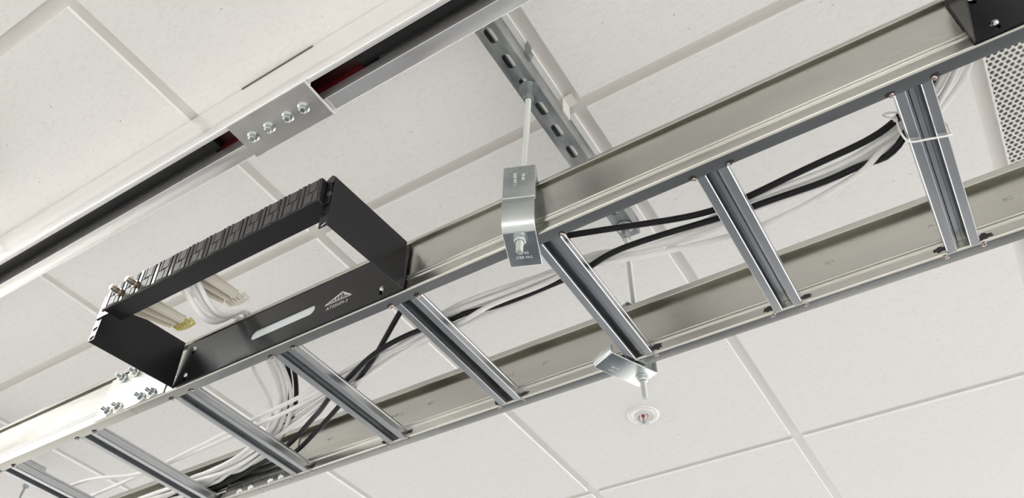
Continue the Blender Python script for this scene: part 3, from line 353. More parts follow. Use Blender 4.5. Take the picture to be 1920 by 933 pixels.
    ('white cable leaving the panel and dropping into the tray, right of its neighbours', 0.004, 'w', [(-0.9038,0.4775,0.8421), (-0.9085,0.4954,0.8353), (-0.9136,0.5131,0.8296), (-0.9196,0.5305,0.8264), (-0.9261,0.5473,0.8268), (-0.9328,0.5634,0.8315), (-0.9392,0.5784,0.8406), (-0.9453,0.5926,0.8537), (-0.9510,0.6061,0.8704), (-0.9565,0.6196,0.8895), (-0.9618,0.6335,0.9015), (-0.9670,0.6482,0.9048), (-0.9721,0.6640,0.9059), (-0.9768,0.6811,0.9042), (-0.9808,0.6991,0.9000), (-0.9843,0.7178,0.8940), (-0.9876,0.7364,0.8868), (-0.9912,0.7547,0.8792), (-0.9955,0.7725,0.8718), (-1.0014,0.7895,0.8648), (-1.0091,0.8055,0.8580), (-1.0187,0.8203,0.8515), (-1.0301,0.8340,0.8456), (-1.0430,0.8465,0.8403), (-1.0573,0.8579,0.8357), (-1.0729,0.8687,0.8325), (-1.0898,0.8789,0.8315), (-1.1075,0.8879,0.8306), (-1.1256,0.8956,0.8295), (-1.1441,0.9024,0.8282), (-1.1629,0.9085,0.8269), (-1.1821,0.9139,0.8256), (-1.2017,0.9186,0.8245), (-1.2211,0.9229,0.8238), (-1.2400,0.9270,0.8239), (-1.2584,0.9307,0.8254), (-1.2768,0.9317,0.8280), (-1.2964,0.9299,0.8295), (-1.3172,0.9283,0.8281), (-1.3377,0.9291,0.8249), (-1.3575,0.9317,0.8213), (-1.3772,0.9324,0.8204), (-1.3972,0.9318,0.8228), (-1.4187,0.9351,0.8267), (-1.4405,0.9420,0.8238), (-1.4618,0.9468,0.8198), (-1.4827,0.9485,0.8162)]),
    ('faint white cable curving down alone left of the other drops', 0.0038, 'w', [(-0.9428,0.4790,0.8420), (-0.9462,0.4962,0.8390), (-0.9504,0.5135,0.8363), (-0.9558,0.5306,0.8349), (-0.9621,0.5472,0.8361), (-0.9687,0.5632,0.8409), (-0.9753,0.5782,0.8496), (-0.9816,0.5923,0.8616), (-0.9877,0.6057,0.8759), (-0.9938,0.6190,0.8914), (-0.9992,0.6327,0.9035), (-1.0043,0.6471,0.9105), (-1.0108,0.6620,0.9143), (-1.0189,0.6772,0.9143), (-1.0285,0.6926,0.9111), (-1.0386,0.7081,0.9058), (-1.0477,0.7237,0.8991), (-1.0545,0.7396,0.8916), (-1.0584,0.7558,0.8836), (-1.0602,0.7722,0.8753), (-1.0616,0.7885,0.8671), (-1.0646,0.8044,0.8593), (-1.0701,0.8195,0.8521), (-1.0785,0.8333,0.8458), (-1.0898,0.8455,0.8407), (-1.1038,0.8557,0.8366), (-1.1202,0.8638,0.8336), (-1.1386,0.8699,0.8313), (-1.1581,0.8745,0.8289), (-1.1779,0.8787,0.8262), (-1.1973,0.8828,0.8238), (-1.2163,0.8867,0.8224), (-1.2355,0.8900,0.8219), (-1.2551,0.8932,0.8220), (-1.2749,0.8964,0.8226), (-1.2948,0.8996,0.8237), (-1.3146,0.9021,0.8252), (-1.3346,0.9037,0.8268), (-1.3547,0.9048,0.8284), (-1.3742,0.9068,0.8291), (-1.3935,0.9091,0.8289), (-1.4131,0.9106,0.8284), (-1.4329,0.9115,0.8278), (-1.4529,0.9120,0.8274), (-1.4730,0.9123,0.8275)]),
    ('white cable from the panel, lowest of the grey-lit bundle over the rail top', 0.0038, 'w', [(-0.9238,0.4772,0.8451), (-0.9293,0.4951,0.8423), (-0.9352,0.5128,0.8398), (-0.9415,0.5302,0.8387), (-0.9483,0.5470,0.8401), (-0.9551,0.5629,0.8451), (-0.9616,0.5778,0.8539), (-0.9674,0.5918,0.8663), (-0.9724,0.6050,0.8809), (-0.9768,0.6176,0.8964), (-0.9820,0.6314,0.9085), (-0.9879,0.6469,0.9154), (-0.9936,0.6627,0.9184), (-0.9988,0.6792,0.9174), (-1.0035,0.6962,0.9130), (-1.0078,0.7137,0.9063), (-1.0119,0.7315,0.8984), (-1.0159,0.7494,0.8900), (-1.0202,0.7670,0.8817), (-1.0253,0.7842,0.8739), (-1.0318,0.8005,0.8666), (-1.0402,0.8156,0.8602), (-1.0506,0.8292,0.8546), (-1.0631,0.8414,0.8498), (-1.0776,0.8521,0.8457), (-1.0937,0.8615,0.8422), (-1.1110,0.8699,0.8392), (-1.1290,0.8775,0.8366), (-1.1474,0.8844,0.8343), (-1.1662,0.8906,0.8325), (-1.1853,0.8964,0.8311), (-1.2050,0.9014,0.8302), (-1.2249,0.9058,0.8294), (-1.2450,0.9096,0.8282), (-1.2653,0.9127,0.8262), (-1.2851,0.9154,0.8240), (-1.3049,0.9176,0.8221), (-1.3246,0.9194,0.8212), (-1.3443,0.9209,0.8213), (-1.3648,0.9231,0.8240), (-1.3847,0.9239,0.8269), (-1.4037,0.9233,0.8284), (-1.4239,0.9260,0.8270), (-1.4435,0.9278,0.8259), (-1.4630,0.9288,0.8251), (-1.4826,0.9293,0.8246), (-1.5022,0.9293,0.8242), (-1.5219,0.9291,0.8240), (-1.5414,0.9284,0.8239)]),
    ('black cable dropping steeply into the tray below the printed bracket, left of its twin', 0.0044, 'b', [(-0.6604,0.6684,0.8999), (-0.6806,0.6684,0.8999), (-0.7008,0.6685,0.8999), (-0.7210,0.6688,0.8999), (-0.7411,0.6692,0.8999), (-0.7613,0.6698,0.8999), (-0.7817,0.6705,0.8999), (-0.8022,0.6712,0.8999), (-0.8226,0.6722,0.8968), (-0.8428,0.6734,0.8907), (-0.8625,0.6751,0.8852), (-0.8817,0.6780,0.8816), (-0.9001,0.6827,0.8801), (-0.9175,0.6901,0.8801), (-0.9336,0.7006,0.8809), (-0.9483,0.7140,0.8821), (-0.9619,0.7295,0.8833), (-0.9748,0.7462,0.8842), (-0.9870,0.7633,0.8843), (-0.9987,0.7801,0.8831), (-1.0102,0.7965,0.8808), (-1.0218,0.8121,0.8778), (-1.0338,0.8267,0.8744), (-1.0466,0.8403,0.8709), (-1.0601,0.8528,0.8674), (-1.0742,0.8645,0.8642), (-1.0889,0.8754,0.8611), (-1.1043,0.8854,0.8582), (-1.1203,0.8944,0.8555), (-1.1370,0.9024,0.8530), (-1.1544,0.9094,0.8508), (-1.1725,0.9156,0.8489), (-1.1912,0.9212,0.8474), (-1.2101,0.9264,0.8461), (-1.2291,0.9310,0.8452), (-1.2482,0.9352,0.8445), (-1.2676,0.9390,0.8438), (-1.2874,0.9422,0.8432), (-1.3073,0.9447,0.8427), (-1.3273,0.9464,0.8424), (-1.3473,0.9474,0.8424), (-1.3673,0.9479,0.8426), (-1.3875,0.9480,0.8426), (-1.4078,0.9481,0.8426), (-1.4281,0.9481,0.8427), (-1.4481,0.9481,0.8426), (-1.4680,0.9481,0.8416), (-1.4878,0.9481,0.8404), (-1.5076,0.9481,0.8392), (-1.5175,0.9481,0.8386)]),
    ('black cable dropping steeply into the tray below the printed bracket, right of its twin', 0.0044, 'b', [(-0.6443,0.6815,0.8757), (-0.6643,0.6818,0.8764), (-0.6842,0.6820,0.8770), (-0.7040,0.6823,0.8776), (-0.7237,0.6826,0.8782), (-0.7433,0.6830,0.8788), (-0.7631,0.6836,0.8795), (-0.7832,0.6843,0.8804), (-0.8035,0.6851,0.8815), (-0.8238,0.6861,0.8826), (-0.8435,0.6872,0.8834), (-0.8624,0.6884,0.8838), (-0.8802,0.6903,0.8837), (-0.8969,0.6938,0.8832), (-0.9123,0.7000,0.8826), (-0.9268,0.7094,0.8824), (-0.9404,0.7220,0.8826), (-0.9534,0.7368,0.8832), (-0.9659,0.7531,0.8838), (-0.9778,0.7698,0.8838), (-0.9894,0.7864,0.8829), (-1.0007,0.8025,0.8809), (-1.0123,0.8181,0.8779), (-1.0245,0.8330,0.8742), (-1.0378,0.8473,0.8704), (-1.0524,0.8610,0.8666), (-1.0682,0.8740,0.8631), (-1.0848,0.8858,0.8602), (-1.1020,0.8964,0.8580), (-1.1196,0.9056,0.8565), (-1.1374,0.9136,0.8555), (-1.1558,0.9208,0.8549), (-1.1747,0.9273,0.8545), (-1.1940,0.9330,0.8542), (-1.2133,0.9379,0.8539), (-1.2325,0.9418,0.8537), (-1.2517,0.9447,0.8534), (-1.2713,0.9464,0.8532), (-1.2911,0.9474,0.8529), (-1.3113,0.9479,0.8528), (-1.3315,0.9480,0.8527), (-1.3518,0.9481,0.8526), (-1.3722,0.9481,0.8528), (-1.3925,0.9481,0.8527), (-1.4128,0.9481,0.8527), (-1.4331,0.9481,0.8527), (-1.4535,0.9481,0.8525), (-1.4735,0.9481,0.8514), (-1.4933,0.9481,0.8502), (-1.5132,0.9481,0.8490), (-1.5330,0.9481,0.8478)]),
]

# ------------------------------------------------------------------ room shell
def structure(o): o['kind'] = 'structure'; return o
X0, X1, Y0, Y1 = -6.0, 5.2, -4.2, 6.8
structure(MB().box(X0, X1, Y0, Y1, -E-0.1, -E).build('floor', M_floor))
structure(MB().box(-4.6, 2.4, 0.95, 4.2, -E, -E+0.006).build('trim_3', M_dark_sheet))  # unseen dark sheet, added to darken the reflections in the tray undersides
_w = MB().box(X0-0.12, X0, Y0, Y1, -E, 0.0-0.75)
_w.box(X0-0.12, X0, Y0, Y1, 0.7, 1.45)
for yy in (Y0, -0.4, 3.4, Y1-0.5): _w.box(X0-0.12, X0, yy, yy+0.5, -0.75, 0.7)
structure(_w.build('wall_left', M_wall))
_w = MB().box(X0, X1, Y0-0.12, Y0, -E, -0.35).box(X0, X1, Y0-0.12, Y0, 0.75, 1.45)  # unseen wall, added to hold back light from this side
for xx in (X0, -3.4, -0.8, 1.8, X1-0.4): _w.box(xx, xx+0.4, Y0-0.12, Y0, -0.35, 0.75)
structure(_w.build('wall_light_block', M_wall))



PA = 0.6097; A_lines = [-0.3535 + PA*k for k in range(-9, 10)]
A_lines = [a for a in A_lines if X0+0.05 < a < X1-0.05]
B_lines = [-4.145, -2.926, -1.707, -0.488, 0.122, 0.7293, 1.948, 3.167, 4.386, 5.605]
G = 0.0128
GR_X = (0.256, 0.8657); GR_Y = (0.7293, 1.948)          # cell of the perforated grille
LT_X = (-2.1827, -1.573); LT_Y = (-1.707, -0.488)       # cells of the recessed lights
LIGHT_CELLS = [(LT_X, LT_Y), ((1.4754, 2.0851), (-1.707, -0.488)), ((-2.1827, -1.573), (4.386, 5.605)), ((1.4754, 2.0851), (4.386, 5.605)), ((-4.6215,-4.0118), (1.948,3.167))]
tiles = MB()
xs = [X0] + A_lines + [X1]; ys = [Y0] + B_lines + [Y1]
def near(a, b): return abs(a-b) < 0.01
for i in range(len(xs)-1):
    for j in range(len(ys)-1):
        a0, a1, b0, b1 = xs[i], xs[i+1], ys[j], ys[j+1]
        if near(a0, GR_X[0]) and near(b0, GR_Y[0]): continue
        if any(near(a0, lx[0]) and near(b0, ly[0]) for lx, ly in LIGHT_CELLS): continue
        tiles.box(a0+G, a1-G, b0+G, b1-G, ZC, ZC+0.015)
_c = structure(tiles.build('ceiling', M_tile))
_c.data.materials.append(M_tile_edge)
for p in _c.data.polygons:
    if abs(p.normal.z) < 0.5: p.material_index = 1
tee = MB()
for a in A_lines: tee.box(a-0.017, a+0.017, Y0, Y1, ZC+0.0065, ZC+0.0085)
for b in B_lines:
    for i in range(len(xs)-1):
        tee.box(xs[i]+0.017, xs[i+1]-0.017, b-0.017, b+0.017, ZC+0.0065, ZC+0.0085)
structure(tee.build('trim_1', M_tee))
structure(MB().box(X0, X1, Y0, Y1, ZC+0.16, ZC+0.17).build('trim_2', M_dark))

# recessed lights elsewhere in the room (all outside the picture)
for k, (lx, ly) in enumerate(LIGHT_CELLS):
    cx, cy = (lx[0]+lx[1])/2, (ly[0]+ly[1])/2
    where = ['to the left of the busway', 'behind the right end of the tray', 'beyond the left end of the tray', 'beyond the right end of the tray', 'far off to the left'][k]
    t = thing('ceiling_light', 'white recessed ceiling light ' + where, 'light', (cx, cy, ZC))
    fr = MB()
    x0, x1, y0, y1 = lx[0]+G, lx[1]-G, ly[0]+G, ly[1]-G
    fr.box(x0, x1, y0, y0+0.02, ZC+0.001, ZC+0.03).box(x0, x1, y1-0.02, y1, ZC+0.001, ZC+0.03)
    fr.box(x0, x0+0.02, y0+0.02, y1-0.02, ZC+0.001, ZC+0.03).box(x1-0.02, x1, y0+0.02, y1-0.02, ZC+0.001, ZC+0.03)
    fr.build('frame', M_enamel, t)
    MB().box(x0+0.02, x1-0.02, y0+0.02, y1-0.02, ZC+0.006, ZC+0.012).build('diffuser', M_troffer, t)
t = thing('reflection_light', 'unseen slim light strip, shaped for the white reflections on the panel', 'light', (-2.3, 0.18, 1.16))
MB().box(-3.05, -1.33, 0.10, 0.245, 1.150, ZC).build('housing', M_enamel, t)  # unseen fixture, placed and sized for the white reflections on panel and ears
MB().box(-3.04, -1.34, 0.11, 0.235, 1.1490, 1.1499).build('diffuser', M_lamp, t)
t = thing('reflection_light', 'second unseen light strip, beside the first, shaped for the reflection on the near rail', 'light', (-2.5, 0.34, 1.16))
MB().box(-3.25, -1.62, 0.247, 0.392, 1.150, ZC).build('housing', M_enamel, t)  # unseen second fixture, added for the white reflection along the near rail
MB().box(-3.24, -1.63, 0.255, 0.385, 1.1490, 1.1499).build('diffuser', M_lamp, t)

# ------------------------------------------------------------------ perforated return-air grille
def grille_material():
    m = mat('perforated_sheet', (0.70, 0.69, 0.65), 0.5); N, L, b = nodes(m)
    tc = N.new('ShaderNodeTexCoord'); sx = N.new('ShaderNodeSeparateXYZ'); L.new(tc.outputs['Object'], sx.inputs[0])
    P = 0.0105
    def ma(op, a, b_=None, c=None):
        n = N.new('ShaderNodeMath'); n.operation = op
        for i, v in enumerate((a, b_, c)):
            if v is None: continue
            if isinstance(v, (int, float)): n.inputs[i].default_value = v
            else: L.new(v, n.inputs[i])
        return n.outputs[0]
    def dist(ox, oy):
        fx = ma('SUBTRACT', ma('FRACT', ma('MULTIPLY_ADD', sx.outputs[0], 1/P, ox)), 0.5)
        fy = ma('SUBTRACT', ma('FRACT', ma('MULTIPLY_ADD', sx.outputs[1], 1/(P*1.732), oy)), 0.5)
        fy = ma('MULTIPLY', fy, 1.732)
        return ma('SQRT', ma('ADD', ma('MULTIPLY', fx, fx), ma('MULTIPLY', fy, fy)))
    d = ma('MINIMUM', dist(0.0, 0.0), dist(0.5, 0.5))
    hole = ma('LESS_THAN', d, 0.335)
    tr = N.new('ShaderNodeBsdfTransparent'); mx = N.new('ShaderNodeMixShader')
    out = N['Material Output'] if 'Material Output' in N else None
    L.new(hole, mx.inputs[0]); L.new(b.outputs[0], mx.inputs[1]); L.new(tr.outputs[0], mx.inputs[2]); L.new(mx.outputs[0], out.inputs[0])
    return m
M_perf = grille_material()
x0, x1, y0, y1 = GR_X[0]+G, GR_X[1]-G, GR_Y[0]+G, GR_Y[1]-G
t = thing('return_air_grille', 'white perforated metal air grille set in the ceiling grid', 'air grille', ((x0+x1)/2, (y0+y1)/2, ZC))
MB().box(x0, x1, y0, y1, ZC+0.0032, ZC+0.0040).build('perforated_face', M_perf, t)
g = MB().box(x0, x0+0.003, y0, y1, ZC+0.001, ZC+0.014).box(x1-0.003, x1, y0, y1, ZC+0.001, ZC+0.014)
g.box(x0+0.003, x1-0.003, y0, y0+0.003, ZC+0.001, ZC+0.014).box(x0+0.003, x1-0.003, y1-0.003, y1, ZC+0.001, ZC+0.014)
g.build('rim', M_enamel, t)
MB().box(x0+0.004, x1-0.004, y0+0.004, y1-0.004, ZC+0.05, ZC+0.055).build('backing', mat('grille_backing', (0.42,0.41,0.38), 0.9), t)

# ------------------------------------------------------------------ sprinkler
sx_, sy_ = -0.664, 1.656
t = thing('fire_sprinkler', 'small silver fire sprinkler in a round white ceiling cup', 'sprinkler', (sx_, sy_, ZC))
MB().lathe((sx_, sy_, ZC), (0,0,-1), [(0.018,-0.018),(0.0225,-0.004),(0.0235,0.0),(0.026,0.0018),(0.037,0.0032),(0.0405,0.002),(0.042,0.0),(0.042,-0.001)], 40).build('escutcheon', M_enamel, t, smooth=True)
MB().lathe((sx_, sy_, ZC), (0,0,-1), [(0.0,-0.017),(0.020,-0.0165),(0.020,-0.016)], 30).build('cup', mat('cup_shade', (0.10,0.09,0.085), 0.6), t)
s = MB().cyl((sx_, sy_, ZC+0.016), (sx_, sy_, ZC+0.002), 0.0085, 0.0075, 6)
s.build('body', M_plated, t)
fr = MB()
for sg in (-1, 1):
    fr.tube([(sx_+sg*0.007, sy_, ZC+0.004), (sx_+sg*0.0125, sy_, ZC-0.004), (sx_+sg*0.0125, sy_, ZC-0.013), (sx_+sg*0.003, sy_, ZC-0.023)], 0.0018, 8, 6)
fr.cyl((sx_, sy_, ZC-0.019), (sx_, sy_, ZC-0.026), 0.0042, 0.0036, 16)
fr.build('frame_arms', M_strut, t, smooth=True)
b = MB().cyl((sx_, sy_, ZC), (sx_, sy_, ZC-0.017), 0.0016, None, 10).ball((sx_, sy_, ZC-0.0035), 0.0048)
b.build('glass_bulb', M_redglass, t, smooth=True)
def toothed(n, r0, r1):
    out = []
    for i in range(n):
        for k, (f, r) in enumerate(((0.0, r1), (0.28, r1), (0.36, r0), (0.90, r0))):
            a = 2*math.pi*(i+f)/n; out.append((math.cos(a)*r, math.sin(a)*r))
    return out
me = plate_mesh(toothed(14, 0.0095, 0.0135), [], 0.001)
MB().mesh(me, Matrix.Translation((sx_, sy_, ZC-0.0265))).cyl((sx_,sy_,ZC-0.0262),(sx_,sy_,ZC-0.030),0.004,0.003,12).build('deflector', M_strut, t)

# ------------------------------------------------------------------ busway under the ceiling
bx0, bx1 = -2.9, 1.3
t = thing('busway', 'white aluminium power busway with a black slot running under the ceiling', 'busway', (-0.8, 0.43, 1.065))
yn, yf = 0.394, 0.463
prof = [(0.4030,1.0650),(yn+0.001,1.0650),(yn,1.0660),(yn,1.0920),(yn+0.0035,1.1020),(yn+0.0035,1.1380),(yn+0.0015,1.1460),(yn+0.0015,1.1842),
        (yf-0.0015,1.1842),(yf-0.0015,1.1460),(yf-0.0035,1.1380),(yf-0.0035,1.1020),(yf,1.0920),(yf,1.0660),(yf-0.001,1.0650),(0.4375,1.0650),
        (0.4375,1.0950),(0.4400,1.0960),(0.4530,1.1060),(0.4530,1.1760),(0.4060,1.1760),(0.4060,1.0750),(0.4030,1.0740)]
MB().prism(prof, lambda p, q, a: (a, p, q), bx0, bx1).build('housing', M_alu, t, bevel=0.0006, seg=2)
# black insulator, lifted clear of the joint
for xa, xb in ((bx0+0.01, -0.921), (-0.553, bx1-0.01)):
    o = MB().prism([(0.4385,1.0965),(0.4430,1.0965),(0.4430,1.1085),(0.4385,1.1085)], lambda p, q, a: (a, p, q), xa, xb).build('slot_edge', mat('olive_strip' , (0.34,0.345,0.31), 0.45, 0.6), t)
MB().box(bx0+0.01, -0.908, 0.4070, 0.4520, 1.1090, 1.1750).box(-0.588, bx1-0.01, 0.4070, 0.4520, 1.1090, 1.1750).box(bx0+0.01, -0.908, 0.4060, 0.4115, 1.0760, 1.1090).box(-0.588, bx1-0.01, 0.4060, 0.4115, 1.0760, 1.1090).build('insulator', M_ins, t)
MB().box(-0.9075, -0.5885, 0.4400, 0.4520, 1.0975, 1.1215).build('red_insulator', M_red, t)
MB().box(-0.9075, -0.5885, 0.4070, 0.4520, 1.1220, 1.1750).build('red_insulator_shade', M_red_shade, t)
MB().box(-0.840, -0.676, 0.3945, 0.4060, 1.1805, 1.1848).build('joint_gap_strip', mat('brown_gap', (0.10,0.07,0.05), 0.8), t)

def flange_bolt(c, ax, parent, fr=0.0102, hx=0.0074, h=0.0110, m=None):
    c = V(c); ax = V(ax).normalized()
    b = MB().lathe(c, ax, [(0.0, 0.0), (fr, 0.0), (fr, 0.0014), (hx*1.02, 0.0034), (hx*0.9, 0.0036)], 24)
    b.cyl(c+ax*0.003, c+ax*(h-0.001), hx, hx, 6).cyl(c+ax*(h-0.001), c+ax*h, hx, hx*0.82, 6, None, False)
    b.lathe(c+ax*h, ax, [(hx*0.80, 0.0001), (hx*0.72, 0.0001), (hx*0.5, -0.0012), (0, -0.0012)], 18)
    return b.build('flange_bolt', m or M_plated, parent)

t = thing('busway_joint_plate', 'flat silver joint plate with four hex bolts under the busway', 'joint plate', (-0.745, 0.43, 1.06))
jp = MB().box(-0.831, -0.660, 0.3950, 0.4655, 1.0612, 1.0649)
jp.box(-0.8305, -0.815, 0.4655, 0.4665, 1.0612, 1.0660)
jp.build('plate', noise_color(mat('brushed_plate', (.62,.61,.60), 0.4, 0.8), (0.55,0.54,0.53), (0.63,0.62,0.61), 12, (1,3,1), rough=(0.34,0.42)), t, bevel=0.0005, seg=2)
cl = MB().prism([(0.3935,1.0600),(0.3935,1.0735),(0.4010,1.0735),(0.4010,1.0722),(0.3948,1.0722),(0.3948,1.0612),(0.4655,1.0612),(0.4655,1.0600)], lambda p, q, a: (a, p, q), -0.6600, -0.6565)
cl.tube([(-0.6583,0.4010,1.0728),(-0.6583,0.4040,1.0690),(-0.6583,0.4050,1.0640),(-0.6583,0.4010,1.0625)], 0.0012, 8, 5)
cl.build('end_clip', M_enamel, t)
for bx in (-0.8035, -0.7675, -0.7264, -0.6927):
    flange_bolt((bx, 0.4302, 1.0612), (0,0,-1), t)

# ------------------------------------------------------------------ strut channels on the ceiling
def strut_channel(name, label, cx, ya, yb, zb, group=None):
    w, h, th = 0.0384, 0.0386, 0.0024
    t = thing(name, label, 'strut channel', (cx, (ya+yb)/2, zb), group)
    holes = []
    yy = 0.5053 - 0.05255*12
    while yy < yb - 0.010:
        if yy > ya + 0.022: holes.append(slot(0, yy, min(0.0294, 2*(yb-yy)-0.006), 0.0145, math.pi/2))
        yy += 0.05255
    me = plate_mesh([(-w/2+0.001, ya), (w/2-0.001, ya), (w/2-0.001, yb), (-w/2+0.001, yb)], holes, th)
    b = MB().mesh(me, Matrix.Translation((cx, 0, zb+th/2)))
    for sg in (-1, 1):
        o, i_ = sg*w/2, sg*(w/2-th)
        # side wall, rounded lower corner, inturned lip
        pr = [(i_, zb+0.0026), (sg*(w/2-0.0022), zb), (sg*(w/2-0.0008), zb+0.0006), (o, zb+0.0025), (o, zb+h), (sg*(w/2-0.0095), zb+h), (sg*(w/2-0.0095), zb+h-0.0075),
              (sg*(w/2-0.0095+th), zb+h-0.0075), (sg*(w/2-0.0095+th), zb+h-th), (i_, zb+h-th)]
        b.prism(pr, lambda p, q, a: (cx+p, a, q), ya, yb)
    # two shallow ribs pressed in the slotted face
    b.build('channel', M_strut, t, smooth=True)
    return t
t = strut_channel('strut_channel', 'slotted grey steel strut channel between busway and tray, beside the ceiling tee', -0.3876, 0.4700, 1.0050, 1.1200)
MB().box(-0.3684, -0.3645, 0.576, 0.590, 1.148, 1.1905).cyl((-0.3684,0.583,1.156),(-0.3600,0.583,1.156),0.0055,None,6).build('beam_clip', M_strut, t)
MB().box(-0.3684, -0.3660, 0.700, 0.724, 1.146, 1.1842).box(-0.3684, -0.3500, 0.700, 0.724, 1.1843, 1.1860).build('strap', M_tee, t)
t2 = strut_channel('strut_channel', 'short grey strut channel seen through the left end of the tray', -2.262, 0.60, 1.020, 1.1200)

def hex_nut(b, c, ax, r=0.0088, h=0.009):
    c, ax = V(c), V(ax).normalized()
    b.cyl(c, c+ax*0.0012, r*0.88, r, 6).cyl(c+ax*0.0012, c+ax*(h-0.0012), r, r, 6).cyl(c+ax*(h-0.0012), c+ax*h, r, r*0.88, 6)

def threaded_rod(label, top, bot, plate_z, low_washer=True):
    top, bot = V(top), V(bot)
    t = thing('threaded_rod', label, 'threaded rod', bot, )
    d = (bot-top).normalized()
    prof = []
    L = (bot-top).length; n = int(L/0.0016)
    prof.append((0.0, 0.0))
    for i in range(n):
        prof.append((0.0051, L*i/n)); prof.append((0.0045, L*(i+0.5)/n))
    prof += [(0.0046, L-0.0008), (0.0038, L), (0.0, L)]
    MB().lathe(top, d, prof, 12).build('rod', M_rod, t, smooth=False)
    c = MB(); c.cyl(top+d*0.0015, top+d*0.031, 0.0088, 0.0088, 6)
    c.build('coupling_nut', M_strut, t, bevel=0.0005)
    MB().lathe(top, d, [(0.0052,0.0),(0.0165,0.0),(0.0165,0.0016),(0.0052,0.0016)], 28).build('washer', M_plated, t, smooth=True)
    k = (top.z-plate_z)/(top.z-bot.z); p = top + (bot-top)*k
    w = MB(); hex_nut(w, p, d, 0.0088, 0.0085)
    w.build('lower_nut', M_plated, t, bevel=0.0004)
    MB().lathe(p - d*0.0002, d, [(0.0052,-0.0002),(0.0108,-0.0002),(0.0108,0.0016),(0.0052,0.0016)], 24).build('lower_washer', M_plated, t, smooth=True)
    return p
ROD1_TOP = (-0.3857, 0.6182, 1.1198); ROD1_BOT = (-0.4032, 0.6300, 0.7570)
ROD2_TOP = (-0.3870, 0.9764, 1.1198); ROD2_BOT = (-0.3945, 0.9988, 0.7440)
threaded_rod('long silver threaded rod hanging the near tray rail from the slotted strut', ROD1_TOP, ROD1_BOT, 0.7835)
threaded_rod('long silver threaded rod hanging the far tray rail, its end pointing at the sprinkler', ROD2_TOP, ROD2_BOT, 0.7835)
threaded_rod('silver threaded rod seen through the far left end of the tray', (-2.262, 0.998, 1.1198), (-2.262, 0.998, 0.7440), 0.7835)
threaded_rod('silver threaded rod holding the left section of the near rail, outside the picture', (-2.262, 0.6317, 1.1198), (-2.262, 0.630, 0.757), 0.7835)

# ------------------------------------------------------------------ ladder cable tray
ZB = 0.7900            # underside of the tray
YN, YF = 0.6395, 0.9580  # outer face of near web, inner face of far web
def arc(cy, cz, r, a0, a1, n):
    return [(cy + r*math.cos(math.radians(a0+(a1-a0)*i/n)), cz + r*math.sin(math.radians(a0+(a1-a0)*i/n))) for i in range(n+1)]
def rail_profile(e, zt):
    """web with a bead near the foot, foot flange and top flange; e = how far the head stands proud"""
    pr = [(0.0200, ZB)] + arc(0.0042, ZB+0.0042, 0.0042, 270, 180, 7) + [(0.0, 0.8070)]
    pr += arc(0.0, 0.8105, 0.0024, 250, 110, 6) + [(0.0006, 0.8133), (0.0006, 0.8138)] + arc(0.0, 0.8165, 0.0021, 250, 110, 6)
    pr += [(0.0, 0.8215), (0.0, zt-0.0018), (-e+0.0016, zt-0.0018), (-e+0.0016, 0.8856), (-e+0.0008, 0.8850), (-e, 0.8858), (-e, zt-0.0024)] + arc(-e+0.0022, zt-0.0022, 0.0022, 180, 90, 4)[1:]
    pr += [(0.0195,zt),(0.0207,zt-0.0012),(0.0207,zt-0.0080),(0.0195,zt-0.0080),(0.0190,zt-0.0018),(0.0018,zt-0.0018),
           (0.0018,0.8210)] + arc(0.0018, 0.8165, 0.0021, 110, 250, 4) + arc(0.0018, 0.8105, 0.0024, 110, 250, 4) + [(0.0018,ZB+0.0050)] + arc(0.0042, ZB+0.0042, 0.0024, 180, 270, 4) + [(0.0200,ZB+0.0018),(0.0207,ZB+0.0009)]
    return pr
RUNGS_R = [-0.8680, -0.6225, -0.3770, -0.1380, 0.1050, 0.3480, -1.1030]
RUNGS_L = [-1.3590, -1.6030, -1.8470, -2.0910, -2.3350, -2.5790]
def rung_mb(cx, ya, yb):
    z = ZB; w = 0.021; h = 0.0195; th = 0.0018; s = 0.0085
    pr = [(-s,z+0.0065),(-s,z+0.001),(-s-0.001,z),(-w+0.0012,z),(-w,z+0.0012),(-w,z+0.012),(-w+0.0012,z+0.0135),(-w,z+0.015),(-w,z+h-0.001),(-w+0.001,z+h),
          (w-0.001,z+h),(w,z+h-0.001),(w,z+0.015),(w-0.0012,z+0.0135),(w,z+0.012),(w,z+0.0012),(w-0.0012,z),(s+0.001,z),(s,z+0.001),(s,z+0.0065),
          (s+th,z+0.0065),(s+th,z+th),(w-th,z+th),(w-th,z+h-th),(0.004,z+h-th),(0.003,z+h-0.0045),(-0.003,z+h-0.0045),(-0.004,z+h-th),(-w+th,z+h-th),(-w+th,z+th),(-s-th,z+th),(-s-th,z+0.0065)]
    return MB().prism(pr, lambda p, q, a: (cx+p, a, q), ya, yb)
def scorch(seed, cx, y, zc, w, h):
    rnd = random.Random(seed); n = 22; pts = []
    for i in range(n):
        a = 2*math.pi*i/n; r = 1 + rnd.uniform(-0.38, 0.22)
        pts.append((cx + math.cos(a)*w*r, y, zc + math.sin(a)*h*r))
    return pts
